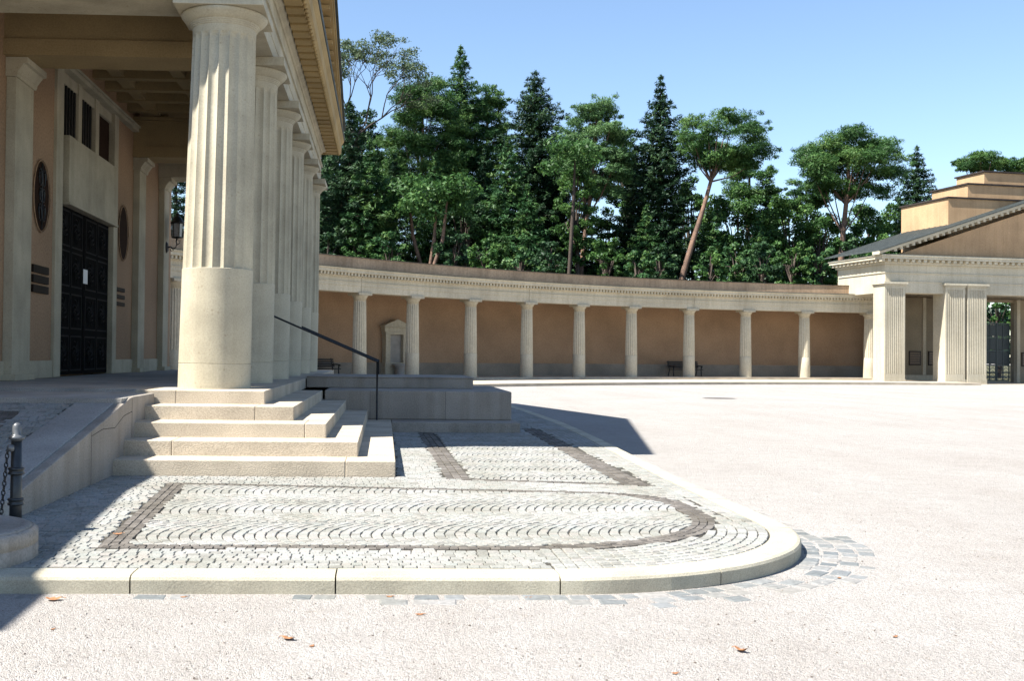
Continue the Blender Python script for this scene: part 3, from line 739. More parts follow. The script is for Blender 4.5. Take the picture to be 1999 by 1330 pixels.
mb = MB()
for y in (11.05, 12.8):
    mb.box(-3.004, -2.9985, y, y+.006, .12, float(zr(y))-.01)
mb.tube([(-3.0, 11.06, .62), (-3.0, 11.5, .66), (-3.0, 12.0, .64), (-3.0, 12.4, .75), (-3.0, 12.8, .78)], .004, n=4)
pbuild(mb, "joint", MORTAR, ramp)
for x in (-.25, 1.15): pbuild(MB().box(x, x+.005, 19.698, 19.703, .296, .822), "joint", MORTAR, pod)
# round corner stone, bollard, chain
t = thing("round_corner_stone", "round low grey corner stone with a worn rim, on the kerb at the left edge", "corner stone", (-2.93, 7.12, ZT))
mb = MB(); mb.lathe([(.63, -.11), (.63, .085), (.622, .09), (.622, .095), (.63, .10), (.628, .175), (.60, .195)], n=72); mb.build("drum", WALLST, t)
mb = MB(); mb.lathe([(.60, .19), (.575, .205), (.54, .214), (.53, .206), (.49, .206)], n=72); mb.build("rim", WALLST, t)
t = thing("bollard", "dark grey ringed iron bollard with a domed cap by the ramp", "bollard", (-2.755, 8.1, ZT))
mb = MB(); mb.lathe([(.046, 0), (.045, .25), (.041, .28), (.039, .70)], n=28); mb.build("post", IRON, t)
for z in (.24, .47):
    mb = MB(); mb.lathe([(.040, z-.030), (.056, z-.026), (.062, z-.015), (.052, z-.006), (.052, z+.006), (.062, z+.015), (.056, z+.026), (.040, z+.030)], n=28); mb.build("ring", IRON, t)
mb = MB(); mb.lathe([(.040, .695), (.058, .712), (.062, .722), (.045, .735), (.032, .745), (.032, .79), (.030, .81), (.02, .826), (.006, .833)], n=28); mb.build("cap", plain("bollard_cap_highlight", (.10, .105, .11), .35, .2), t)  # highlight on the cap put into a paler colour than the post
mb = MB(); mb.lathe([(.0001, -.03), (.026, -.022), (.03, 0), (.026, .022), (.0001, .03)], cx=0, n=14); mb.v = [(x-.03, y-.04, z+.645) for x, y, z in mb.v]
mb.build("knob", plain("knob_paint", (.12, .125, .13), .35, .2), t)
t = MB()
for k in range(19):
    z = .735-k*.034; x0_, y0_ = -2.808-.0015*k, 8.06-.004*k; pts = []
    for a in np.linspace(0, 2*math.pi, 13):
        u, v = .012*math.cos(a), .024*math.sin(a)
        pts.append((x0_+(u if k % 2 else 0), y0_+(0 if k % 2 else u), z+v))
    t.tube(pts, .0045, n=6)
tag(t.build("chain", IRON_D), "black iron chain hanging straight down beside the ringed bollard", "chain")

# ================================================================ curved colonnade
CX, CY, CR = 39.55, 10.89, 59.77; ZF = .29
col = thing("curved_colonnade", "long curved colonnade of cream fluted columns before a brown wall", "building", (CX, CY, 0))
def arc(prof, a0, a1, n=90, mb=None, mi=0):
    """profile (radius offset, z), swept round the centre"""
    mb = mb or MB(); vs = []; m_ = len(prof)
    for a in np.linspace(R(a0), R(a1), n+1): vs += [((CR+o)*math.cos(a), (CR+o)*math.sin(a), z) for o, z in prof]
    fs = [(j*m_+k, j*m_+(k+1) % m_, (j+1)*m_+(k+1) % m_, (j+1)*m_+k) for j in range(n) for k in range(m_)]
    fs += [tuple(range(m_-1, -1, -1)), tuple(n*m_+k for k in range(m_))]
    mb.add(vs, fs); return mb
A0, A1 = 96.15, 158
arc([(-.75, -.1), (-.75, ZF), (4.0, ZF), (4.0, -.1)], 95.2, A1).build("floor", TRAV, col)
arc([(-6.9, -.1), (-6.9, .15), (-.7, .152), (-.7, -.1)], 93.2, A1).build("landing", TRAV, col)
arc([(3.4, ZF), (3.4, 6.40), (3.9, 6.40), (3.9, ZF)], 94.2, A1).build("wall", STUC_IN, col)
arc([(3.36, ZF), (3.36, 1.02), (3.385, 1.06), (3.41, 1.06), (3.41, ZF)], 94.2, A1).build("plinth", PLIN, col)
mb = MB()
jts = [133.3, 121.6, 109.5, 97.5]
for a, b_ in zip([A0]+jts[::-1], jts[::-1]+[A1]):
    if b_ <= a: continue
    arc([(-.36, 4.665), (-.36, 4.98), (-.385, 4.985), (-.385, 5.16), (-.41, 5.165), (-.41, 5.20), (-.37, 5.205), (-.37, 5.40), (-.44, 5.43), (-.44, 5.60), (.36, 5.60), (.36, 4.665)], a+.012, b_-.012, max(3, int((b_-a)*1.6)), mb)
mb.build("entablature", LIME_FAR, col)
arc([(-.3, 5.602), (-.62, 5.602), (-.66, 5.62), (-.66, 5.74), (-.72, 5.80), (-.72, 5.84), (-.3, 5.84)], A0, A1).build("cornice", LIME_FAR, col)
arc([(-.2, 5.842), (-.74, 5.842), (-.76, 5.87), (-.2, 5.92)], A0, A1).build("gutter", LEAD, col)
mb = MB(); a = A0+.1
while a < 156:                         # dentil course
    da = .115/CR*180/math.pi; t0, t1 = R(a), R(a+da); r0_, r1_ = CR-.435, CR-.61
    vs = [(r_*math.cos(t_), r_*math.sin(t_), z) for z in (5.47, 5.598) for t_, r_ in ((t0, r0_), (t1, r0_), (t1, r1_), (t0, r1_))]
    mb.add(vs, [(0,3,2,1),(4,5,6,7),(0,1,5,4),(1,2,6,5),(2,3,7,6),(3,0,4,7)]); a += .232/CR*180/math.pi
mb.build("dentils", LIME_FAR, col)
arc([(-.05, 5.85), (-.05, 6.46), (.30, 6.46), (.30, 5.85)], A0-.25, A1).build("attic", STUC_ATT, col)
arc([(-.09, 6.461), (-.10, 6.495), (.36, 6.51), (.36, 6.461)], A0-.25, A1).build("coping", stone("dark_coping", (.30, .25, .20), scale=2, fine=20, streak=.5), col)
arc([(.31, 6.1), (.31, 6.22), (3.95, 6.46), (3.95, 6.41), (3.4, 6.1)], A0, A1).build("roof", LEAD, col)
arc([(.37, 5.3), (.37, 5.36), (3.39, 5.36), (3.39, 5.3)], A0, A1).build("ceiling", STUC_IN, col)
def small_column():
    t = thing("column", None, None, (0, 0, ZF)); t.parent = col
    rb, rn, H_ = .385, .325, 4.375; n = 144
    rad = lambda z: rb+(rn-rb)*(z/4.0)**1.2
    mb = MB(); mb.lathe([(rb, 0), (rad(.6), .6), (rad(1.33)+.003, 1.325), (rad(1.33), 1.33)], n=n, caps=False)
    zs = [1.33]+list(np.linspace(1.6, 3.93, 7))+[3.96, 3.98]; deps = [.095]*8+[.05, 0]; o = len(mb.v)
    for z, dp in zip(zs, deps):
        for k in range(n):
            a = 2*math.pi*k/n; u = 2*((a*18/(2*math.pi)) % 1)-1; rr = rad(z)*(1-dp*(1-u*u)); mb.v.append((rr*math.cos(a), rr*math.sin(a), z))
    for j in range(-1, len(zs)-1):
        for k in range(n): mb.f.append((o+j*n+k, o+j*n+(k+1) % n, o+(j+1)*n+(k+1) % n, o+(j+1)*n+k)); mb.sm.append(False); mb.mi.append(0)
    mb.build("shaft", LIME_FAR, t)
    cp = MB(); cp.lathe([(rn, 3.975), (rn+.002, 4.09), (rn+.018, 4.095), (rn+.018, 4.11), (rn+.03, 4.115), (.39, 4.18), (.425, 4.23), (.43, 4.25)], n=40); cp.box(-.45, .45, -.45, .45, 4.25, H_)
    cp.build("capital", LIME_FAR, t); return t
sc = small_column(); first = True
for th in (96.61, 101.22, 105.46, 109.6, 113.84, 117.66, 121.47, 125.48, 129.52, 133.07, 137.2, 140.75, 144.3, 148.3, 152.3):
    c = sc if first else copy_tree(sc, col); first = False
    c.location = (CR*math.cos(R(th)), CR*math.sin(R(th)), ZF); c.rotation_euler = (0, 0, R(th))

# framed memorial niche on the curved wall
th = R(128.2); nr = CR+3.36
t = thing("memorial_niche", "pale gabled memorial niche with a basin on the brown colonnade wall", "memorial", (CX+nr*math.cos(th), CY+nr*math.sin(th), ZF), th+math.pi/2)
# local x runs along the wall, -y ... centre is towards +y after the rotation
def nb(mb, name, mat, bevel=0): return mb.build(name, mat, t, bevel)
mb = MB(); mb.box(-.88, .88, 0, .42, 0, .78); nb(mb, "base", LIME_FAR, .01)
for s in (-1, 1):
    mb = MB(); mb.box(s*.80, s*.47, 0, .36, .78, 2.38); nb(mb, "jamb", LIME_FAR, .01)
mb = MB(); mb.box(-.84, .84, 0, .40, 2.382, 2.52); mb.box(-.88, .88, 0, .36, 2.522, 2.78); mb.box(-.97, .97, 0, .50, 2.782, 2.87); nb(mb, "lintel", LIME_FAR, .008)
mb = MB(); mb.add([(-.97,0,2.872),(.97,0,2.872),(0,0,3.24),(-.97,.44,2.872),(.97,.44,2.872),(0,.44,3.24)], [(0,1,2),(5,4,3),(0,3,4,1),(1,4,5,2),(2,5,3,0)]); nb(mb, "gable", LIME_FAR)
mb = MB(); mb.box(-.46, .46, 0, .12, .78, 2.38); mb.box(-.34, .34, .12, .15, .9, 2.2); nb(mb, "panel", GREYST)
mb = MB(); mb.lathe([(.24, 0), (.27, .06), (.25, .12), (.28, .5), (.40, .60), (.42, .70), (.36, .72)], cx=.1, cy=.75, n=28); nb(mb, "basin", GREYST)

# benches
def bench(th, label):
    r_ = CR+2.5
    t = thing("bench", label, "bench", (CX+r_*math.cos(R(th)), CY+r_*math.sin(R(th)), ZF), R(th)+math.pi/2, "dark benches inside the curved colonnade")
    for k in range(5):
        mb = MB(); mb.box(-1.2, 1.2, .28-k*.115+.0, .28-k*.115+.085, .42+.0, .46); mb.build("seat_slat", WOOD_D, t, .006)
    for k in range(4):
        mb = MB(); y = -.20-k*.035; mb.box(-1.2, 1.2, y, y+.035, .54+k*.115, .63+k*.115); mb.build("back_slat", WOOD_D, t, .005)
    for s in (-1, 1):
        mb = MB(); x = s*1.08
        mb.tube([(x, .34, 0), (x, .30, .40), (x, .33, .66)], .035, n=6); mb.build("leg", IRON_D, t)
        mb = MB(); mb.tube([(x, -.30, 0), (x, -.17, .40), (x, -.34, 1.0)], .035, n=6); mb.build("leg", IRON_D, t)
        mb = MB(); mb.tube([(x, -.22, .66), (x, .1, .68), (x, .42, .65), (x, .44, .60)], .035, n=6); mb.build("armrest", IRON_D, t)
bench(108.25, "dark slatted bench behind the fourth column from the right of the curved colonnade")
bench(133.6, "dark bench half hidden behind the last column of the portico")

# ================================================================ gate pavilion
pav = thing("gate_pavilion", "cream gate pavilion with fluted pillars, pediment and stepped ochre tower", "building", (31.65, 66, 0), R(9.5))
def fl_pillar(s0, s1, t0, t1, nf=9):
    """square pillar with fluted front and left faces, local coordinates"""
    g_ = .018; poly = [(s0, t0)]
    m_ = .13; step = (s1-s0-2*m_)/nf
    for k in range(nf):
        a = s0+m_+k*step; poly += [(a+step*.18, t0), (a+step*.36, t0+.05), (a+step*.64, t0+.05), (a+step*.82, t0)]
    poly += [(s1, t0), (s1, t1), (s0, t1)]
    t = thing("pillar", None, None, (0, 0, 0)); t.parent = pav
    mb = MB(); mb.prism(poly, .62, 6.08); mb.box(s0-.001, s1+.001, t0-.001, t1, .0, .62); mb.box(s0-.03, s1+.03, t0-.03, t1, 0, .30)
    mb.box(s0, s1, t0, t1, 6.08, 6.24); mb.build("shaft", LIME_FAR, t)
    mb = MB(); mb.box(s0-.05, s1+.05, t0-.05, t1+.02, 6.241, 6.34); mb.box(s0-.13, s1+.13, t0-.13, t1+.06, 6.341, 6.47); mb.build("capital", LIME_FAR, t, .01)
for s0, s1 in ((.02, 1.48), (4.40, 5.84), (6.02, 7.42), (22.6, 24.0), (24.2, 25.6), (28.5, 29.96)): fl_pillar(s0, s1, 0, 1.18)
W_ = 30
mb = MB()
mb.box(.16, W_-.16, .16, 1.1, 5.80, 7.62); mb.box(.16, 1.1, 1.101, 4.85, 5.80, 7.62); mb.box(W_-1.1, W_-.16, 1.101, 4.85, 5.80, 7.62); mb.box(.16, W_-.16, 4.851, 5.3, 5.80, 7.62)
mb.box(.12, W_-.12, .12, 1.12, 6.50, 6.56); mb.box(.10, W_-.10, .10, 5.2, 7.05, 7.11)
mb.build("entablature", LIME_FAR, pav, .012)
mb = MB(); s = -.35
while s < W_:
    mb.box(s, s+.22, -.24, .049, 7.76, 7.92); s += .43
t_ = .0
while t_ < 5.2: mb.box(-.26, .049, t_, t_+.22, 7.76, 7.92); t_ += .43
mb.build("dentils", LIME_FAR, pav)
mb = MB(); mb.box(.0, W_, .0, 5.35, 7.621, 7.759); mb.box(.05, W_-.05, .05, 5.3, 7.76, 7.93); mb.box(-.36, W_+.36, -.32, 5.55, 7.931, 8.10); mb.box(-.42, W_+.42, -.37, 5.6, 8.101, 8.19)
mb.build("cornice", LIME_FAR, pav)
mb = MB(); mb.box(.2, W_-.2, -.38, .1, 8.191, 8.215); mb.build("flashing", LEAD, pav)
mb = MB(); mb.prism_axis([(.9, 8.2), (W_-.9, 8.2), (W_/2, 8.2+.325*(W_/2-.9))], .12, .5, 'y'); mb.build("tympanum", STUC, pav)
def rk(sgn, off, th, t0, t1, mb):
    f = lambda s: s if sgn > 0 else W_-s
    a, b_ = -.6, W_/2; z0 = 8.16+off; z1 = z0+.325*(b_-a)
    mb.add([(f(a),t0,z0),(f(b_),t0,z1),(f(b_),t1,z1),(f(a),t1,z0),(f(a),t0,z0+th),(f(b_),t0,z1+th),(f(b_),t1,z1+th),(f(a),t1,z0+th)],
           [(0,3,2,1),(4,5,6,7),(0,1,5,4),(1,2,6,5),(2,3,7,6),(3,0,4,7)])
for sgn in (1, -1):
    mb = MB(); rk(sgn, .02, .20, -.33, .4, mb); rk(sgn, .10, .10, -.36, -.331, mb); mb.build("raking_cornice", LIME_FAR, pav)
    mb = MB(); s = .5
    while s < W_/2-.2:
        ss = s if sgn > 0 else W_-s-.2; zz = 8.18+.325*(s+.6); mb.box(ss, ss+.2, -.27, .12, zz-.13, zz+.03); s += .43
    mb.build("dentils", LIME_FAR, pav)
    mb = MB(); rk(sgn, .222, .05, -.44, 5.75, mb)
    for q in range(11): rk(sgn, .273, .028, -.30+q*.56, -.27+q*.56, mb)
    mb.build("roof", ROOFM, pav)
for (s0, s1, t0, t1, z0, z1) in ((5.58, 24.4, 1.3, 6.1, 8.25, 12.2), (7.52, 22.5, 1.9, 5.45, 12.19, 13.28), (9.27, 20.7, 2.5, 5.2, 13.27, 14.28)):
    tw = thing("tower_tier", None, None, (0, 0, 0)); tw.parent = pav
    mb = MB(); mb.box(s0, s1, t0, t1, z0, z1); mb.build("wall", STUC, tw, .02)
    mb = MB(); mb.box(s0-.10, s1+.10, t0-.10, t1+.10, z1+.001, z1+.10); mb.build("coping", stone("tower_coping", (.07, .055, .05), scale=2, fine=20), tw)
MB().box(5.7, 24.3, 5.31, 6.0, 7.0, 8.24).build("rear_wall", STUC, pav)
mb = MB(); mb.box(3.2, 10.9, 4.5, 4.84, 0, 5.8); mb.box(13.35, 19, 4.5, 4.84, 0, 5.8); mb.box(10.9, 13.35, 4.5, 4.84, 5.62, 5.8)
mb.build("wall", stone("pavilion_inner_wall", (.44, .37, .26), scale=.6, fine=20), pav)
MB().box(6.12, 6.35, 4.44, 4.499, .51, 5.8).build("pilaster", LIME_FAR, pav); MB().box(13.35, 13.6, 4.2, 4.499, 0, 5.8).build("pilaster", LIME_FAR, pav); MB().box(3.2, 7.5, 4.46, 4.499, 0, .5).build("plinth", LIME_FAR, pav)
mb = MB(); mb.box(1.11, 29, 1.11, 4.84, 6.9, 7.0); mb.build("ceiling", STUC_IN, pav)
mb = MB(); mb.box(.0, 30, -.35, 5, -.1, .012); mb.build("floor", TRAV, pav)
gt_ = thing("gate", None, None, (12.1, 4.7, 0)); gt_.parent = pav
for s in (-1, 1):
    mb = MB(); a, b_ = sorted((s*.02, s*1.05))
    wd = b_-a
    for q in range(2):
        xa = a+.06+q*wd/2; xb = xa+wd/2-.12
        for z0, z1 in ((.2, 1.15), (1.3, 2.15), (2.3, 3.1), (3.25, 4.05)):
            if z0 > 1.2: mb.box(xa, xb, -.012, .012, z0, z1)
            else:
                for k in range(4): mb.tube([(xa, 0, z0+k*.24), (xa+(xb-xa)/2, 0, z0+k*.24+.14), (xb, 0, z0+k*.24)], .018, n=4)
    mb.build("panel", GATE, gt_)
    mb = MB()
    for xx in (a, a+wd/2-.03, b_-.06): mb.box(xx, xx+.06, -.03, .03, .1, 4.15)
    for zz in (.1, 1.17, 2.17, 3.12, 4.09): mb.box(a, b_, -.025, .025, zz, zz+.1)
    mb.build("leaf_frame", plain("gate_frame_paint", (.03, .045, .05), .5), gt_)
def loc_plaque(s, z, label, n=5):
    t = thing("plaque", label, "plaque", pav.matrix_basis @ Vector((s, 4.495, z)), R(9.5))
    mb = MB(); mb.box(-.46, .46, -.05, 0, 0, .98); mb.build("plate", PLAQ, t, .01)
    mb = MB(); mb.box(-.41, .41, -.058, -.0505, .05, .93); mb.build("field", plain("plaque_field", (.075, .055, .04), .6), t)
    mb = MB()
    for k in range(n):
        x = -.36
        while x < .30:
            w2 = .03+.08*rng.random(); mb.box(x, min(x+w2, .36), -.062, -.0585, .80-k*.16, .845-k*.16); x += w2+.03
    mb.build("raised_dashes", PLAQ_L, t)
bpy.context.view_layer.update()
pav.matrix_basis = Matrix.Translation((31.65, 66, 0)) @ Matrix.Rotation(R(9.5), 4, 'Z')
loc_plaque(5.5, 1.16, "square bronze plaque inside the pavilion, beside the first pillar")
loc_plaque(7.0, 1.16, "square bronze plaque half hidden behind the paired fluted pillars")
loc_plaque(14.4, 1.16, "bronze plaque at the right edge of the photo, right of the dark gate")

# drain in the square, shadow of its shallow dip put into the dark disc
t = MB(); n = 32
t.add([(12.5+.62*math.cos(a), 39.1+.62*math.sin(a), .006) for a in np.linspace(0, 2*math.pi, n, endpoint=False)], [tuple(range(n))])
for k in range(7): 
    u = -.45+k*.15; t.box(12.5-math.sqrt(.55**2-u*u), 12.5+math.sqrt(.55**2-u*u), 39.1+u-.03, 39.1+u+.03, .006, .014)
tag(t.build("drain_cover", plain("drain_iron_dip_shadow", (.14, .125, .115), .8, noise=.4)), "round dark drain cover, shadow of its shallow dip included in the colour, in the middle of the pale square", "drain cover")

# fallen leaves and twigs
def leaf(x, y, L_, ang, curl, label, z=0.003, mat=LEAF):
    mb = MB(); n = 9; vs = []; L_ *= .72
    for i in range(n):
        u = i/(n-1); w2 = L_*.30*math.sin(math.pi*min(1, u*.93+.05))**.8*(1+.25*math.sin(u*17)); zz = curl*L_*(abs(u-.5)*2)**2*.5
        vs += [(u*L_-L_/2, -w2, zz+w2*.7*curl), (u*L_-L_/2, 0, zz+.001), (u*L_-L_/2, w2, zz+w2*1.1*curl)]
    fs = []
    for i in range(n-1): a = 3*i; fs += [(a, a+3, a+4, a+1), (a+1, a+4, a+5, a+2)]
    mb.add(vs, fs, True); mb.tube([(L_/2-.005, 0, curl*L_*.5), (L_*.72, L_*.05, curl*L_*.3)], .0018, n=4)
    o = mb.build("fallen_leaf", mat); o.location = (x, y, z); o.rotation_euler = (0, 0, ang)
    so_ = o.modifiers.new("thick", 'SOLIDIFY'); so_.thickness = .0008
    tag(o, label, "leaf", "dry leaves on the gravel")
leaf(-1.95, 6.42, .13, .25, .35, "orange brown curled leaf lying against the kerb near the left edge")
leaf(-2.22, 5.50, .12, .4, .2, "brown leaf in the lower left corner of the gravel")
leaf(-.48, 5.55, .11, 2.6, .35, "curled orange leaf on open gravel left of centre")
leaf(.22, 6.08, .07, .2, .2, "small orange leaf on gravel below the middle of the kerb")
leaf(1.82, 5.32, .10, 2.3, .6, "narrow curled orange leaf right of centre at the bottom")
leaf(1.38, 4.95, .05, .3, .3, "tiny reddish leaf near the bottom edge, right of centre")
leaf(-1.75, 5.75, .04, 1, .2, "tiny yellowish leaf on gravel below the first kerb joint")
leaf(.05, 6.52, .06, .1, .3, "small orange leaf touching the kerb front near its middle")
leaf(-1.2, 6.50, .05, .3, .3, "small brown leaf tucked against the kerb right of the first joint")
leaf(-.35, 5.42, .05, 1.1, .2, "tiny dark leaf just below the curled orange leaf")
leaf(2.75, 5.60, .05, .5, .3, "tiny dark leaf at the bottom right of the gravel")
leaf(3.1, 7.1, .05, .8, .3, "tiny brown leaf on the worn slabs at the kerb corner")
leaf(-1.98, 8.05, .10, .4, .3, "dark brown leaf on the setts at the edge of the shade", ZT+.004)
leaf(.9, 6.50, .05, .1, .3, "small brown leaf against the kerb near its right joint")
# ================================================================ trees
def at(px, py, Y):
    d = fw*2070+rt*(px-828)-up*(py-665); t = Y/d.y
    return Vector((0, 0, 1.485))+d*t
class Leaves:
    """leaf clumps as short tapering blades; per-face tone"""
    def __init__(s): s.P = []; s.T = []; s.S = []; s.N = []
    def clump(s, c, rx, rz, n, size, tone, up_=.35, asp=.42, ry=None):
        ry = ry or rx
        d = rng.normal(size=(n, 3)); d /= np.linalg.norm(d, axis=1)[:,None]
        r_ = rng.random(n)**.45
        p = np.array(c)+d*r_[:,None]*np.array([rx, ry, rz])
        nr = d*.6+rng.normal(size=(n, 3))*.55+np.array([0, 0, up_])
        s.P.append(p); s.N.append(nr); s.S.append(size*(.6+.8*rng.random(n))); s.T.append(np.clip(tone+rng.normal(size=n)*.20, 0, 1)); s.asp = asp
    def pts(s, p, nr, size, tone):
        s.P.append(np.array(p)); s.N.append(np.array(nr)); s.S.append(np.array(size)); s.T.append(np.clip(np.array(tone), 0, 1))
    def build(s, name, mat, parent, asp=.42):
        P = np.concatenate(s.P); N_ = np.concatenate(s.N); S_ = np.concatenate(s.S); T_ = np.concatenate(s.T)
        N_ /= np.linalg.norm(N_, axis=1)[:,None]+1e-9
        a = np.cross(N_, rng.normal(size=P.shape)); a /= np.linalg.norm(a, axis=1)[:,None]+1e-9; b_ = np.cross(N_, a)
        n = len(P); V = np.empty((n, 4, 3)); hs = S_[:,None]*.5
        V[:,0] = P-a*hs; V[:,1] = P-b_*hs*asp+a*hs*.2; V[:,2] = P+a*hs; V[:,3] = P+b_*hs*asp+a*hs*.2
        me = bpy.data.meshes.new(name); me.vertices.add(n*4); me.vertices.foreach_set("co", V.ravel())
        me.loops.add(n*4); me.loops.foreach_set("vertex_index", np.arange(n*4, dtype=np.int32))
        me.polygons.add(n); me.polygons.foreach_set("loop_start", np.arange(0, n*4, 4, dtype=np.int32)); me.polygons.foreach_set("loop_total", np.full(n, 4, dtype=np.int32))
        at_ = me.attributes.new("tone", 'FLOAT', 'FACE'); at_.data.foreach_set("value", T_.astype(np.float32))
        me.materials.append(mat); me.update(calc_edges=True)
        o = bpy.data.objects.new(name, me); C.objects.link(o); o.parent = parent; return o
def trunk_pts(base, top, bend, n=7):
    base, top = Vector(base), Vector(top); out = []
    for i in range(n):
        u = i/(n-1); p = base.lerp(top, u); p.x += bend*math.sin(math.pi*u)+.12*math.sin(u*9); out.append(p)
    return out
def pine(px, py_top, Y, x0, x1, y_bot, label, mat=F_PINE, px_base=None, bark=BARK_R, nclump=55, dens=520, size=.34, rt_=.30, seed=0, gap=.0, asp=.17, lean=False, group="trees behind the colonnade"):
    """umbrella crown between pixel columns x0..x1 and rows py_top..y_bot"""
    rs_ = random.Random(seed+int(px)); top = at(px, py_top, Y); bl = at(x0, y_bot, Y); br = at(x1, y_bot, Y)
    base = at(px_base or px, 640, Y); base.z = 0
    root = thing("pine_tree", label, "tree", tuple(base), group=group)
    cx = (bl.x+br.x)/2-base.x; hw = (br.x-bl.x)/2; zt = top.z; zb = bl.z; cz = zb+(zt-zb)*.42
    tb = MB(); tp = trunk_pts((0, 0, -.3), ((cx*.62 if lean else cx*.6)+(top.x-base.x)*.4, 0, zt-(zt-zb)*.25), rs_.uniform(-.4, .4), 9)
    if lean: tp = trunk_pts((0, 0, -.3), tuple(at(1398, 300, Y)-base), .35, 9)
    tb.tube(tp, [rt_*(1-.7*i/8) for i in range(9)], n=9)
    lv = Leaves(); centres = []
    for k in range(nclump):
        for _ in range(30):
            u = rs_.uniform(-1, 1); v = rs_.uniform(-1, 1); w2 = rs_.uniform(-1, 1); rr = u*u+v*v+w2*w2
            if rr < 1 and rr > .25+gap*.3: break
        hh = (zt-zb)/2
        c = Vector((cx+u*hw*.88, v*hw*.7, (zt+zb)/2+w2*hh*.88))
        # flatter underside
        if c.z < zb+.15*(zt-zb): c.z = zb+.15*(zt-zb)+rs_.uniform(0, 1)
        centres.append(c); rx = rs_.uniform(.13, .24)*hw*1.5*(1-gap*.35); rx = max(.8, rx)
        tone = .42+.38*w2+.12*rs_.uniform(-1, 1)
        tone = .46+.34*rs_.uniform(-1, 1)
        lv.clump(c, rx, rx*.48, int(dens*(rx/1.4)**2*1.1)+60, size, tone)
        # a few loose sprays round each clump
        for _ in range(3):
            q = c+Vector((rs_.uniform(-1.05, 1.05)*rx, rs_.uniform(-1.05, 1.05)*rx, rs_.uniform(-.4, .45)*rx)); lv.clump(q, rx*.35, rx*.2, int(dens*.12), size, tone)
    for c in centres[::5]:
        s_ = min(1, max(.88 if lean else .72, (c.z-2.2)/(tp[-1].z)*.9)); i = int(s_*8); a = tp[i]
        mid = a.lerp(c, .55)+Vector((0, 0, -.35)); tb.tube([a, mid, c], [rt_*.22, rt_*.12, .03], n=5)
    tb.build("trunk", bark, root); lv.build("crown", mat, root, asp)
    return root
def fir(px, py_top, Y, hw_px, py_w, label, mat=F_FIR, size=.44, lvl=.52, dens=1.0, droop=.28, z_low=3.0, power=.85, seed=0, asp=.22, group="trees behind the colonnade", name="fir_tree"):
    """spire tree whose half width is hw_px at image row py_w"""
    rs_ = random.Random(seed+int(px)); top = at(px, py_top, Y); base = Vector((top.x, top.y, 0)); wl = at(px+hw_px, py_w, Y)
    Rw = wl.x-top.x; frac = (top.z-wl.z); H_ = top.z
    root = thing(name, label, "tree", tuple(base), group=group)
    tb = MB(); tb.tube([(0, 0, -.3), (0, 0, H_*.5), (0, 0, H_-.1)], [.34, .2, .02], n=8)
    lv = Leaves(); z = H_-.25; P_, N_, S_, T_ = [], [], [], []
    while z > z_low:
        rr = Rw*((H_-z)/frac)**power if H_-z < frac else Rw*(1+.35*(H_-z-frac)/max(1, H_-frac))
        rr = max(.25, rr)*rs_.uniform(.82, 1.12); nb_ = max(5, int(5+rr*2.2)); a0 = rs_.uniform(0, 6.28)
        for k in range(nb_):
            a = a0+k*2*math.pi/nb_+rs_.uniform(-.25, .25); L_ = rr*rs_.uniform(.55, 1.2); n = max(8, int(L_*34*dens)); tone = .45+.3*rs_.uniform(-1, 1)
            u = rng.random(n)**.7; rad_ = u*L_; wdt = (.12+.30*np.sin(np.pi*np.minimum(1, u*1.05)))*min(1.3, L_*.55)
            off = rng.normal(size=n)*wdt*.6; zz = z-droop*rad_*(1-.55*u)-.05*rng.random(n)+rng.normal(size=n)*.10+.10*u**3*L_
            P_.append(np.c_[rad_*math.cos(a)-off*math.sin(a), rad_*math.sin(a)+off*math.cos(a), zz])
            nn = np.c_[np.full(n, .25*math.cos(a)), np.full(n, .25*math.sin(a)), np.full(n, .8)]+rng.normal(size=(n, 3))*.42; N_.append(nn)
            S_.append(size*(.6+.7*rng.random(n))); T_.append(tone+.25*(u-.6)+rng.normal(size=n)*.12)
            if L_ > 1.2 and k % 2 == 0: tb.tube([(0, 0, z), (L_*.8*math.cos(a), L_*.8*math.sin(a), z-droop*L_*.5)], [.05, .015], n=4)
        z -= lvl*rs_.uniform(.8, 1.2)
    lv.pts(np.concatenate(P_), np.concatenate(N_), np.concatenate(S_), np.concatenate(T_))
    lv.clump((0, 0, H_-.15), .12, .35, 30, size*.6, .6)
    tb.build("trunk", BARK, root); lv.build("crown", mat, root, asp); return root
def leafy(px, py_top, Y, hw_px, py_bot, label, mat=F_DEC, nclump=34, dens=560, size=.24, seed=0, name="broadleaf_tree", grey=False, bark=BARK, asp=.6, group="trees behind the colonnade"):
    rs_ = random.Random(seed+int(px)); top = at(px, py_top, Y); bot = at(px, py_bot, Y); hw = at(px+hw_px, py_bot, Y).x-bot.x
    base = Vector((top.x, top.y, 0)); root = thing(name, label, "tree", tuple(base), group=group)
    zt, zb = top.z, max(.8, bot.z); tb = MB(); tb.tube([(0, 0, -.3), (.2, 0, zb), (0, 0, zt*.85)], [.28, .2, .05], n=8); lv = Leaves()
    for k in range(nclump):
        for _ in range(30):
            u, v, w2 = (rs_.uniform(-1, 1) for _ in range(3)); rr = u*u+v*v+w2*w2
            if .2 < rr < 1: break
        c = Vector((u*hw*.9, v*hw*.8, (zt+zb)/2+w2*(zt-zb)/2*.9)); rx = rs_.uniform(.16, .30)*min(hw, (zt-zb))*.95
        lv.clump(c, rx, rx*.75, int(dens*(rx/1.2)**2)+50, size, .5+.22*rs_.uniform(-1, 1), asp=asp)
        if k % 2 == 0: tb.tube([(0, 0, zb+(zt-zb)*.2), Vector((0, 0, (zt+zb)/2)).lerp(c, .5), c], [.09, .05, .02], n=4)
    tb.build("trunk", bark, root); lv.build("crown", mat, root, asp); return root

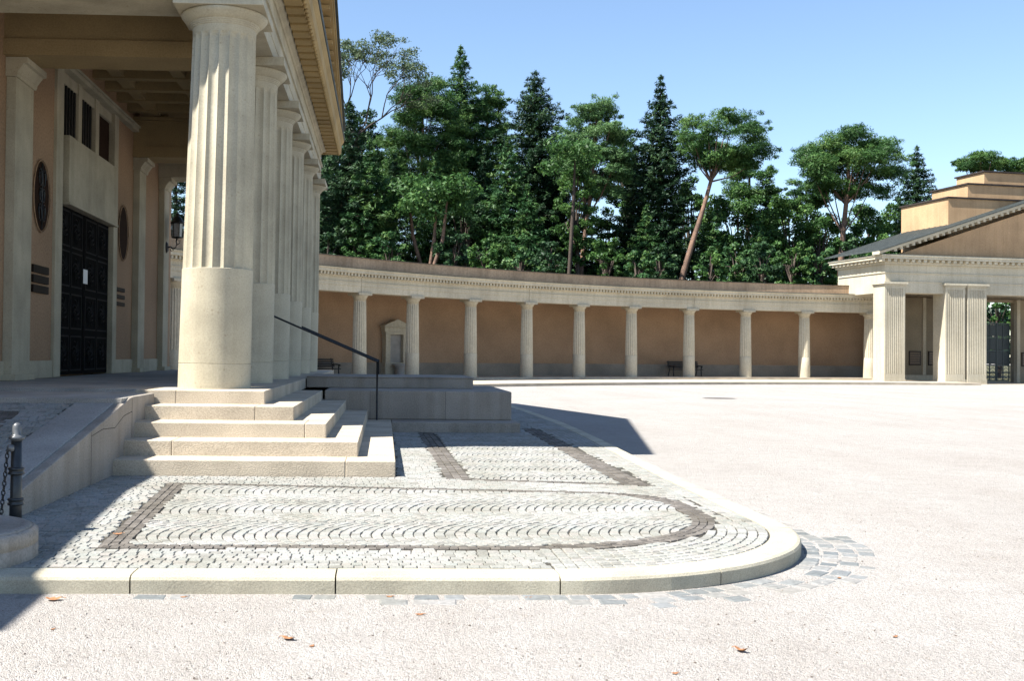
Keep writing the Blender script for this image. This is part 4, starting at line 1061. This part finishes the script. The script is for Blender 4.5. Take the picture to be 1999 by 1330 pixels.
# --- back row first: darker mixed wood, each tree its own
fir(900, 88, 101, 80, 300, "tall spiky spruce rising highest above the wood", F_SPR, size=.44, droop=.1, power=.8, dens=1.3)
pine(818, 118, 98, 738, 915, 470, "dense round-topped pine left of the tallest spruce", nclump=150, seed=1)
pine(952, 142, 103, 892, 1004, 440, "dense round pine crown right of the tallest spruce", nclump=100)
fir(1044, 138, 97, 66, 250, "dark layered fir with a pointed top between round pines", F_FIR, power=.7, dens=1.4)
pine(1165, 180, 93, 1083, 1240, 420, "pale green pine with layered clumps and twin bare trunks", F_PALE, px_base=1108, nclump=120, gap=.25)
fir(1290, 146, 94, 70, 330, "tall dark fir with a sharp pointed top", F_FIR, power=.85, dens=1.6)
pine(1410, 205, 90, 1320, 1512, 345, "leaning pine with an open two-lobed crown and orange trunk", px_base=1268, nclump=66, gap=.45, rt_=.40, seed=3, lean=True)
pine(1650, 248, 90, 1552, 1768, 400, "flat umbrella pine with reddish trunk nearest the pavilion", px_base=1632, nclump=80, gap=.3, rt_=.40, seed=5)
fir(1790, 285, 98, 55, 420, "dark fir partly behind the umbrella pine", F_FIR, power=.8, dens=1.5)
pine(1912, 292, 105, 1872, 1960, 336, "small pine crown peeping over the stepped tower", nclump=30, gap=.3)
pine(1985, 303, 106, 1940, 2030, 348, "second small pine crown over the tower at the right edge", nclump=26, gap=.2)
fir(1500, 325, 100, 34, 420, "small young spruce tip between the two open pines", F_SPR, power=.9, dens=1.3)
mid = [
 (683, 195, 88, 66, 'f', "dark fir in front of the bare twigged tree"),
 (722, 270, 87, 60, 's', "spruce between the portico roof and the round pine"),
 (1060, 250, 101, 60, 'd', "leafy tree right behind the layered fir"),
 (1125, 300, 90, 50, 'd', "leafy tree behind the twin bare trunks"),
 (1225, 240, 101, 52, 'd', "dark leafy tree between the pale pine and the sharp pointed fir"),
 (1350, 330, 101, 46, 'd', "leafy tree behind the orange leaning trunk"),
 (632, 150, 100, 62, 'f', "dark conifer behind the portico roof edge"),
 (700, 190, 106, 58, 'd', "dark leafy tree between the portico roof and the round pine"),
 (668, 290, 96, 70, 'd', "shaded leafy tree just right of the portico roof"),
 (745, 255, 100, 60, 'd', "broad leafy tree left of the round-topped pine"),
 (770, 300, 94, 66, 'f', "dark fir in front of the round-topped pine"),
 (850, 300, 92, 66, 's', "green spruce below the tallest spruce"),
 (905, 350, 90, 60, 'd', "leafy tree in the middle below the tallest spruce"),
 (945, 290, 95, 66, 'f', "dark fir below the round pine right of the tallest spruce"),
 (992, 265, 90, 62, 's', "yellow green spruce left of the layered fir"),
 (1030, 360, 88, 60, 's', "spruce in front of the layered fir"),
 (1085, 300, 99, 56, 'f', "dark fir behind the twin bare trunks"),
 (1140, 380, 101, 60, 'f', "short dark fir under the pale pine"),
 (1190, 400, 98, 52, 'd', "leafy tree right of the twin bare trunks"),
 (1238, 290, 98, 60, 'f', "dark fir left of the sharp pointed fir"),
 (1262, 400, 90, 52, 's', "green spruce at the left foot of the sharp pointed fir"),
 (1315, 380, 96, 42, 'f', "dark fir at the right foot of the sharp pointed fir"),
 (1462, 318, 99, 66, 'p', "low pine clump under the right lobe of the leaning pine"),
 (1440, 352, 97, 80, 'd', "bushy leafy tree right of the leaning trunk"),
 (1400, 395, 92, 52, 's', "bright young spruce beside the orange leaning trunk"),
 (1540, 368, 95, 72, 'd', "low leafy tree left of the umbrella pine"),
 (1480, 420, 90, 60, 's', "broad spruce below the young spruce tip"),
 (1600, 395, 92, 64, 'd', "low leafy tree under the umbrella pine"),
 (1572, 340, 100, 44, 'p', "small pine clump left of the umbrella pine"),
 (1705, 372, 96, 70, 'd', "light green leafy tree right of the umbrella pine trunk"),
 (1665, 430, 94, 52, 'd', "leafy tree behind the umbrella pine trunk"),
 (1755, 380, 100, 50, 'f', "dark fir behind the pavilion roof"),
]
for px, pt, Y, hw, k, lab in mid:
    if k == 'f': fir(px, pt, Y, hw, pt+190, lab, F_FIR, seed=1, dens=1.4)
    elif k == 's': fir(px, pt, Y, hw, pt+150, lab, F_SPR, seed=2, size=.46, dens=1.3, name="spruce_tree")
    elif k == 'p': pine(px, pt, Y, px-hw, px+hw, pt+85, lab, nclump=30)
    else: leafy(px, pt, Y, hw, pt+230, lab, F_DEC if px > 1100 else F_DDEC, nclump=60)
def sparse(px, py, Y, label):
    rs_ = random.Random(4); top = at(px, py, Y); base = Vector((top.x, top.y, 0)); root = thing("bare_tree", label, "tree", tuple(base), group="trees behind the colonnade")
    tb = MB(); lv = Leaves()
    def br(p, d, L_, r_, dep):
        q = p+d*L_; mid = p+d*L_*.5+Vector((rs_.uniform(-.12, .12), 0, rs_.uniform(-.05, .12)))*L_
        tb.tube([p, mid, q], [r_, r_*.8, r_*.6], n=4)
        if dep == 0:
            if rs_.random() < .85: lv.clump(q, .65, .35, 60, .24, .5)
            return
        for _ in range(3 if dep > 1 else 2):
            nd = (d+Vector((rs_.uniform(-.9, .9), rs_.uniform(-.6, .6), rs_.uniform(-.35, .45)))).normalized(); br(q, nd, L_*rs_.uniform(.6, .85), r_*.6, dep-1)
    tb.tube([(-1.6, 0, 0), (-1.2, 0, top.z*.5), (-.6, 0, top.z-8.6)], [.3, .22, .14], n=7)
    p = Vector((-.6, 0, top.z-8.6))
    for d in ((-.35, 0, .95), (.35, .1, .9), (.75, -.1, .55), (-.8, 0, .5)): br(p, Vector(d).normalized(), 2.7, .10, 4)
    tb.build("trunk", BARK, root); lv.build("crown", F_GREY, root, .4)
sparse(712, 74, 92, "thin grey tree top with bare twigs beside the portico roof")
leafy(1948, 560, 96, 40, 720, "green tree seen through the opening above the dark gate", F_DEC, nclump=40)
# undergrowth trees along the wall
low = [(640,445,82,42),(700,430,86,46),(765,440,84,40),(885,440,83,44),(955,455,80,44),(1015,470,79,40),(1075,455,84,38),(1185,455,83,40),(1245,480,82,38),(1290,470,85,34),(1385,480,80,34),(1440,470,82,38),(1490,465,80,40),(1545,455,83,40),(1600,470,82,36),(1668,460,85,36),(1725,455,88,36)]
desc = ["bush behind the colonnade wall next to the portico","dark bush above the second colonnade column","bush at the foot of the round-topped pine","leafy bush above the third colonnade column","bright leafy bush above the fourth colonnade column","green bush left of the twin bare trunks","low bush behind the twin bare trunks","bush under the pale layered pine","dark bush under the sharp pointed fir","low bush left of the leaning orange trunk","bright bush right of the leaning orange trunk","bush below the bushy spruce","leafy bush under the young spruce tip","dense bush left of the umbrella pine trunk","bush at the foot of the umbrella pine","light bush right of the umbrella pine trunk","light bush against the pavilion roof"]
for i, ((px, pt, Y, hw), d_) in enumerate(zip(low, desc)):
    leafy(px, pt, Y, hw, 575, d_, (F_DDEC, F_DEC, F_SPR)[i % 3], nclump=34, dens=600, size=.23, seed=i, name="bush", group="undergrowth behind the colonnade wall")
# bare lower trunks
def bare(px0, py0, px1, py1, Y, r_, label, bark=BARK_R):
    a = at(px0, py0, Y); b_ = at(px1, py1, Y); k = a.z/(b_.z-a.z); base = a+(a-b_)*k; base.z = 0; base.y = Y
    root = thing("pine_tree", label, "tree", tuple(base), group="trees behind the colonnade")
    mb = MB(); e = b_-base; e.y = 0; mb.tube([(0, 0, -.2), (e.x*.5, 0, e.z*.5), (e.x, 0, e.z), (e.x*1.1, 0, e.z+3)], [r_, r_*.85, r_*.7, r_*.3], n=8); mb.build("trunk", bark, root)
    lv = Leaves()
    for q in range(7): lv.clump((e.x*1.1+random.uniform(-2, 2), random.uniform(-1.5, 1.5), e.z+3+random.uniform(-1, 1.6)), 1.4, .7, 260, .36, .45)
    lv.build("crown", F_PINE, root)
bare(818, 505, 806, 462, 88, .22, "short orange trunked pine left of three close trunks")
bare(842, 505, 848, 465, 84, .20, "slim orange trunked pine in the group above the third column")
bare(852, 505, 864, 468, 83, .22, "slanting orange trunked pine in the group above the third column")
bare(1112, 520, 1120, 385, 86, .20, "slim grey trunked pine, right one of the twin trunks", BARK)
# wood seen through the portico and further left, with trees beyond the hall
for i, (px, Y, lab) in enumerate(((345, 78, "dark fir seen between portico wall and first column"), (560, 92, "fir glimpsed between the farthest portico columns"), (600, 86, "dark fir just behind the farthest portico column"))):
    fir(px, 250, Y, 55, 450, lab, F_FIR, seed=9)
# distant wood that closes the gaps
lv = Leaves()
root = None
for i in range(150):
    px = 250+i*11.5; Y = 125+25*random.random(); p = at(px, 0, Y); hgt = 9+5*random.random()+2.5*math.sin(i*.7)
    for z in (3, 6.5, hgt): lv.clump((p.x, p.y, z), 2.6, 2.2, 95, .8, .3)
o = lv.build("distant_wood", F_FIR, None, .7); tag(o, "dark far wood showing low between the trunks behind the colonnade", "wood", kind="stuff")
